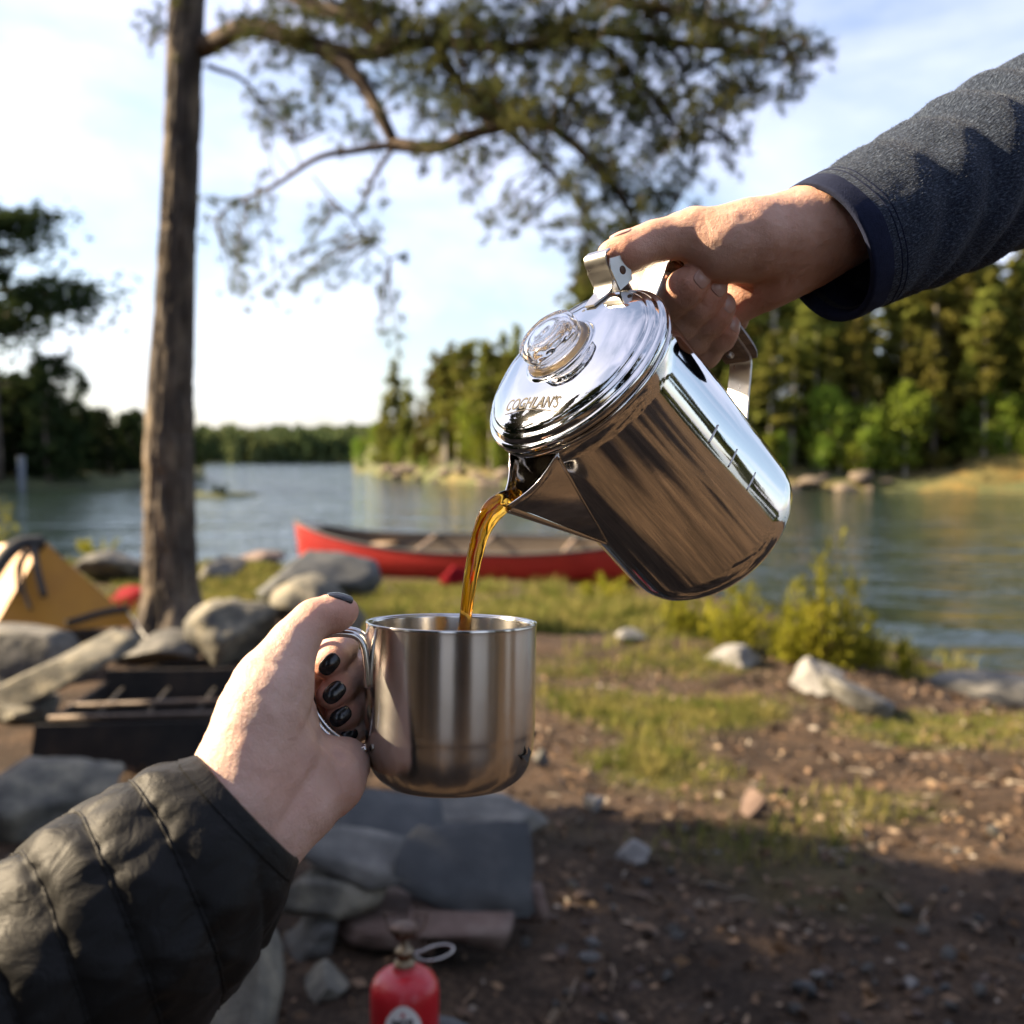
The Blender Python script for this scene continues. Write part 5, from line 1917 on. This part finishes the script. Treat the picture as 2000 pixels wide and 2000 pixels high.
gi2 = s2.group(.006, .002, [[(576, 1290, .575, 10), (668, 1262, .594, 8.4)], [(668, 1262, .590, 8.4), (664, 1268, .566, 8.2), (650, 1284, .555, 8.0), (637, 1297, .551, 7.4)]])
gm2 = s2.group(.006, .002, [[(592, 1325, .58, 10), (712, 1302, .600, 8.4)], [(712, 1304, .596, 8.4), (692, 1318, .570, 8.2), (664, 1340, .557, 8.0), (644, 1358, .552, 7.2)]])
gr2 = s2.group(.006, .002, [[(604, 1365, .58, 9.5), (718, 1352, .602, 8.0)], [(718, 1354, .598, 8.0), (700, 1370, .574, 7.8), (676, 1388, .563, 7.6), (658, 1402, .558, 6.8)]])
gp2 = s2.group(.005, .002, [[(615, 1410, .58, 8.5), (718, 1402, .600, 7)], [(718, 1404, .597, 7), (705, 1418, .578, 6.8), (686, 1430, .569, 6.4), (672, 1440, .566, 5.8)]])
s2.crease([(500, 1292, .490), (545, 1300, .486), (596, 1292, .494)], 1.4, 1.0)
s2.crease([(520, 1312, .486), (560, 1314, .486), (598, 1308, .494)], 1.3, .4)
s2.crease([(640, 1440, .512), (610, 1470, .500), (600, 1530, .486), (560, 1600, .474)], 3.5, 1.7)
s2.crease([(610, 1400, .502), (628, 1450, .508), (672, 1500, .515)], 2.5, 1.5)
s2.crease([(628, 1208, .517), (632, 1222, .519), (630, 1234, .522)], 1.0, .5)
s2.crease([(440, 1500, .468), (500, 1560, .467), (545, 1620, .474)], 1.6, .5)
v, f = s2.mesh()
p2 = empty('person', P(480, 1580, .48), 'person in a black quilted jacket holding out the mug from the lower left', 'person')
tn = tint_at(v, [(P(680, 1196, .53), 14, (1.05, .82, .76)), (P(606, 1196, .52), 14, (1.05, .88, .82)), (P(637, 1297, .55), 10, (1.0, .72, .64)), (P(645, 1356, .55), 10, (1.0, .72, .64)), (P(660, 1400, .555), 10, (1.0, .74, .66)), (P(640, 1540, .52), 18, (1.03, .86, .84)),
                 (P(540, 1540, .48), 22, (1.0, .90, .88)), (P(690, 1320, .57), 14, (.98, .78, .7))])
hand2 = mk('hand', v, f, M['skin_fair'], p2, col=tn)
for (gid, u, v_, d_, al, nr, L, Wd, r0) in [
        (gi2, 645, 1290, .553, (-.5, -.62, .35), (.12, -.12, .98), .0125, .0088, .0078),
        (gm2, 655, 1349, .5545, (-.64, -.62, .2), (.10, .05, .98), .0130, .0096, .0076),
        (gr2, 667, 1395, .5605, (-.66, -.56, .2), (.10, .05, .98), .0125, .0090, .0070),
        (gp2, 682, 1433, .568, (-.6, -.5, .2), (.12, .05, .98), .0105, .0078, .0062),
        (gt2, 664, 1194, .5305, (.98, .06, -.05), (.06, .95, .30), .0135, .0096, .0062)]:
    c = P(u, v_, d_) + cam_dir(*nr) * r0
    nv_, nf_ = s2.nail(gid, c, cam_dir(*al), cam_dir(*nr), L, Wd, .0006, 2.6)
    if len(nv_):
        mk('fingernail', nv_, nf_, M['polish'], hand2)

# ------------------------------------------------------------------ sleeves
def sleeve(c0, major, axis, length, radii, nt_, ns_, disp, flat=1.0, bend=None):
    """cloth tube: returns grid[t, s], unit normals and parameters. c0 cuff centre; axis points up the arm"""
    axis = axis / np.linalg.norm(axis)
    mj = major - axis * (major @ axis)
    mj /= np.linalg.norm(mj)
    mn = np.cross(axis, mj)
    t = np.linspace(0, 1, nt_)[:, None]
    a = np.linspace(0, 2 * np.pi, ns_, endpoint=False)[None]
    r_ = np.interp(t, *radii)
    dr_ = np.cos(a)[..., None] * mj + np.sin(a)[..., None] * mn * flat
    c = c0 + axis * length * t[..., None]
    if bend is not None:
        c = c + bend * (t[..., None] ** 2)
    r2 = r_ + disp(t * length, a, c[:, 0])
    return c + r2[..., None] * dr_, dr_, t * length, a


# grey blue fleece sleeve
fm = bpy.data.materials.new('fleece')
fm.use_nodes = True
nt = fm.node_tree
b = nt.nodes['Principled BSDF']
b.inputs['Roughness'].default_value = .95
b.inputs['Specular IOR Level'].default_value = .15
b.inputs['Sheen Weight'].default_value = .12
b.inputs['Sheen Roughness'].default_value = .5
uvn = nt.nodes.new('ShaderNodeAttribute')
uvn.attribute_name = 'tint'
k1 = noise(nt, 1.0, 3, .65, vec=uvn.outputs['Vector'], stretch=(.36 * 340, .30 * 950, 1))
k2 = noise(nt, 95, 5, .6)
col = ramp(nt, k1, [(.38, (.010, .017, .033)), (.53, (.027, .041, .070)), (.70, (.13, .17, .24))])
c2 = ramp(nt, k2, [(.3, (.65, .68, .75)), (.7, (1.2, 1.15, 1.1))])
mx = nt.nodes.new('ShaderNodeMixRGB')
mx.blend_type = 'MULTIPLY'
mx.inputs[0].default_value = 1
nt.links.new(col, mx.inputs[1])
nt.links.new(c2, mx.inputs[2])
nt.links.new(mx.outputs[0], b.inputs['Base Color'])
bp = nt.nodes.new('ShaderNodeBump')
bp.inputs['Distance'].default_value = .0022
nt.links.new(k1, bp.inputs['Height'])
nt.links.new(bp.outputs[0], b.inputs['Normal'])
M['fleece'] = fm
M['fleece_fibre'] = mat('fleece_fibre', [(.05, .07, .10), (.16, .19, .24)], 900, .9)
M['navy'] = mat('navy_binding', [(.008, .012, .032), (.014, .019, .046)], 300, .95, bump=.0004, bscale=900, spec=.2)
ax1 = cam_dir(.840, .437, -.32)
maj1 = cam_dir(-.461, .887, 0)
c1 = P(1606, 494, .638)


def fold1(t, a, c):
    up = .5 + .5 * np.cos(a)          # 1 on the upper side
    front = .5 + .5 * np.cos(a + math.pi * .62)
    d_ = 0
    for (t0, sk, am, w_) in [(.035, .022, .0028, .012), (.068, .030, .0046, .014), (.105, .034, .0062, .015), (.142, .036, .0068, .015), (.185, .03, .007, .018), (.235, .03, .007, .02)]:
        tc_ = t0 + sk * np.sin(a * 1.0 + .9)
        am = am * 1.5
        d_ = d_ + am * np.exp(-((t - tc_) / w_) ** 2) * (.25 + .75 * np.clip(up * .7 + front * .5, 0, 1))
        d_ = d_ - am * .75 * np.exp(-((t - tc_ - .017) / (w_ * .55)) ** 2) * (.25 + .75 * front)
    q = np.stack([np.cos(a) * 1.6 + 0 * t, np.sin(a) * 1.6 + 0 * t, t * 22 + 0 * a], -1)
    return d_ + .0020 * fbm(q, 3) * smooth(t / .02)


g1, n1, tt1, aa1 = sleeve(c1, maj1, ax1, .36, ([0, .06, .3, .6, 1], [.0445, .0455, .049, .055, .062]), 190, 200, fold1, .92)
k0 = 9                                              # rows of the cuff binding
ins = g1[0][None] - n1 * np.array([.0020, .0034, .0042, .005])[:, None, None] + ax1 * np.array([.0, .0, .012, .035])[:, None, None]
fl1 = g1[k0 - 1:]
gv = fl1.reshape(-1, 3)
uvc = np.stack([np.repeat(tt1[k0 - 1:] / .36, 200, 1), np.repeat(aa1, len(fl1), 0) / 6.2832, np.zeros((len(fl1), 200))], -1)
uvc[..., 1] = np.abs(uvc[..., 1] * 2 - 1) / 2
sl1 = mk('sleeve', gv, grid_faces(len(fl1), 200), M['fleece'], p1, col=uvc.reshape(-1, 3))
cf = np.concatenate([ins[::-1], g1[:1] - n1 * .0006, g1[:k0] + n1 * (.0009 * np.sin(np.linspace(.2, 1, k0) * np.pi))[:, None, None]])
cf[4:6] -= ax1 * .0006
mk('cuff', cf.reshape(-1, 3), grid_faces(len(cf), 200), M['navy'], sl1)
# dark lining further inside the cuff
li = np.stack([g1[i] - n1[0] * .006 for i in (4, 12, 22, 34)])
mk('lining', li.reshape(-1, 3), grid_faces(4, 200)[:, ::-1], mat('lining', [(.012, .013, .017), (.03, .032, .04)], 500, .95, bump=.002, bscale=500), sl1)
# stitch line beside the binding
for kk in (k0 + 2, k0 + 4):
    mk('stitch_line', *tube(np.vstack([g1[kk] - n1[0] * .00015, g1[kk][:1]]), .00055, 5, False), M['navy'], sl1)
# short pile standing off the fleece
rng = np.random.default_rng(3)
nf = 36000
it = rng.integers(k0 + 3, 120, nf)
ia = rng.integers(0, 200, nf)
e_t = g1[it + 1, ia] - g1[it, ia]
e_a = g1[it, (ia + 1) % 200] - g1[it, ia]
nn = np.cross(e_a, e_t)
nn /= np.linalg.norm(nn, axis=1)[:, None]
nn *= np.sign((nn * n1[0][ia]).sum(1))[:, None]
p0 = g1[it, ia] + e_t * rng.uniform(0, 1, (nf, 1)) + e_a * rng.uniform(0, 1, (nf, 1))
dv = nn * .9 + rng.normal(size=(nf, 3)) * .75
dv /= np.linalg.norm(dv, axis=1)[:, None]
ln = rng.uniform(.0007, .0019, (nf, 1))
sd = np.cross(dv, rng.normal(size=(nf, 3)))
sd /= np.linalg.norm(sd, axis=1)[:, None]
hv = np.stack([p0 - sd * .00011, p0 + sd * .00011, p0 + dv * ln], 1).reshape(-1, 3)
tag(mk('fleece_pile', hv, np.arange(3 * nf).reshape(-1, 3), M['fleece_fibre'], sl1, smooth_=False), kind='stuff')

# black quilted sleeve
pm = bpy.data.materials.new('black_nylon')
pm.use_nodes = True
nt = pm.node_tree
b = nt.nodes['Principled BSDF']
b.inputs['Base Color'].default_value = (.007, .0067, .0062, 1)
b.inputs['Roughness'].default_value = .55
b.inputs['Specular IOR Level'].default_value = .18
b.inputs['Sheen Weight'].default_value = .03
bp = nt.nodes.new('ShaderNodeBump')
bp.inputs['Distance'].default_value = .0022
bp.inputs['Strength'].default_value = 1
rdg = nt.nodes.new('ShaderNodeMath')
rdg.operation = 'PINGPONG'
rdg.inputs[1].default_value = .12
nt.links.new(noise(nt, 42, 3, .5, dist=1.2), rdg.inputs[0])
nt.links.new(rdg.outputs[0], bp.inputs['Height'])
bp2 = nt.nodes.new('ShaderNodeBump')
bp2.inputs['Distance'].default_value = .0002
nt.links.new(noise(nt, 1500, 2, .5), bp2.inputs['Height'])
nt.links.new(bp.outputs[0], bp2.inputs['Normal'])
nt.links.new(bp2.outputs[0], b.inputs['Normal'])
M['nylon'] = pm
ax2 = cam_dir(-.690, -.655, .31)
maj2 = cam_dir(-.655, .755, 0)
c2_ = P(483, 1580, .478)
seams = [-.03, .026, .052, .079, .107, .136, .167, .20, .236, .275, .32, .37, .43, .50]


def puff(t, a, c):
    w = t + .030 * np.cos(a + .9) + .005 * np.sin(2 * a + t * 30)
    s0 = np.array(seams)
    i = np.clip(np.searchsorted(s0, w) - 1, 0, len(s0) - 2)
    q = np.clip((w - s0[i]) / (s0[i + 1] - s0[i]), 0, 1)
    bulge = np.sqrt(np.clip(np.sin(np.pi * q), 0, 1))
    nq = np.stack([np.cos(a) * 2.2 + 0 * t, np.sin(a) * 2.2 + 0 * t, t * 26 + 0 * a], -1)
    wr = fbm(nq * 1.1, 3)
    near_seam = np.exp(-(np.minimum(q, 1 - q) / .25) ** 2)
    pk = np.sin(a * 23 + 5 * vnoise(nq)) * .0006 * near_seam * (.5 + .5 * vnoise(nq * .7 + 9))
    fold = 0
    for (k_, ph, am) in ((38, .0, .0022), (61, 1.7, .0013)):
        fold = fold + am * (1 - np.abs(np.sin(k_ * (t - .034 * a) + ph + 1.8 * vnoise(nq * .5 + ph)))) ** 2
    return (.0040 * bulge + .0024 * wr + pk * 1.6 + fold) * smooth((t + .004) / .03)


g2, n2, tt2, aa2 = sleeve(c2_, maj2, ax2, .46, ([0, .03, .12, .25, .45, 1], [.0335, .0400, .0520, .0570, .0610, .0680]), 260, 220, puff, .95, bend=cam_dir(-.02, .02, -.03))
sl2 = mk('sleeve', g2.reshape(-1, 3), grid_faces(260, 220), M['nylon'], p2)
for sm_ in seams[1:12]:
    ww_ = tt2 + .030 * np.cos(aa2 + .9) + .005 * np.sin(2 * aa2 + tt2 * 30)
    ti_ = np.array([np.interp(sm_, ww_[:, j_], np.arange(260)) for j_ in range(220)])
    if ti_.min() > 3 and ti_.max() < 250:
        i0_ = ti_.astype(int)
        fr_ = (ti_ - i0_)[:, None]
        ln_ = g2[i0_, np.arange(220)] * (1 - fr_) + g2[i0_ + 1, np.arange(220)] * fr_ + n2[0] * .0004
        mk('seam', *tube(np.vstack([ln_, ln_[:1]]), .0007, 5, False), M['nylon'], sl2)
ins = g2[0][None] - n2 * np.array([.0012, .0030, .0040, .005])[:, None, None] + ax2 * np.array([-.0012, .0, .012, .035])[:, None, None]
cf = np.concatenate([ins[::-1], g2[:1] + n2 * .0008 - ax2 * .0006, g2[2:5] + n2 * .0008])
mk('cuff', cf.reshape(-1, 3), grid_faces(len(cf), 220), M['nylon'], sl2)
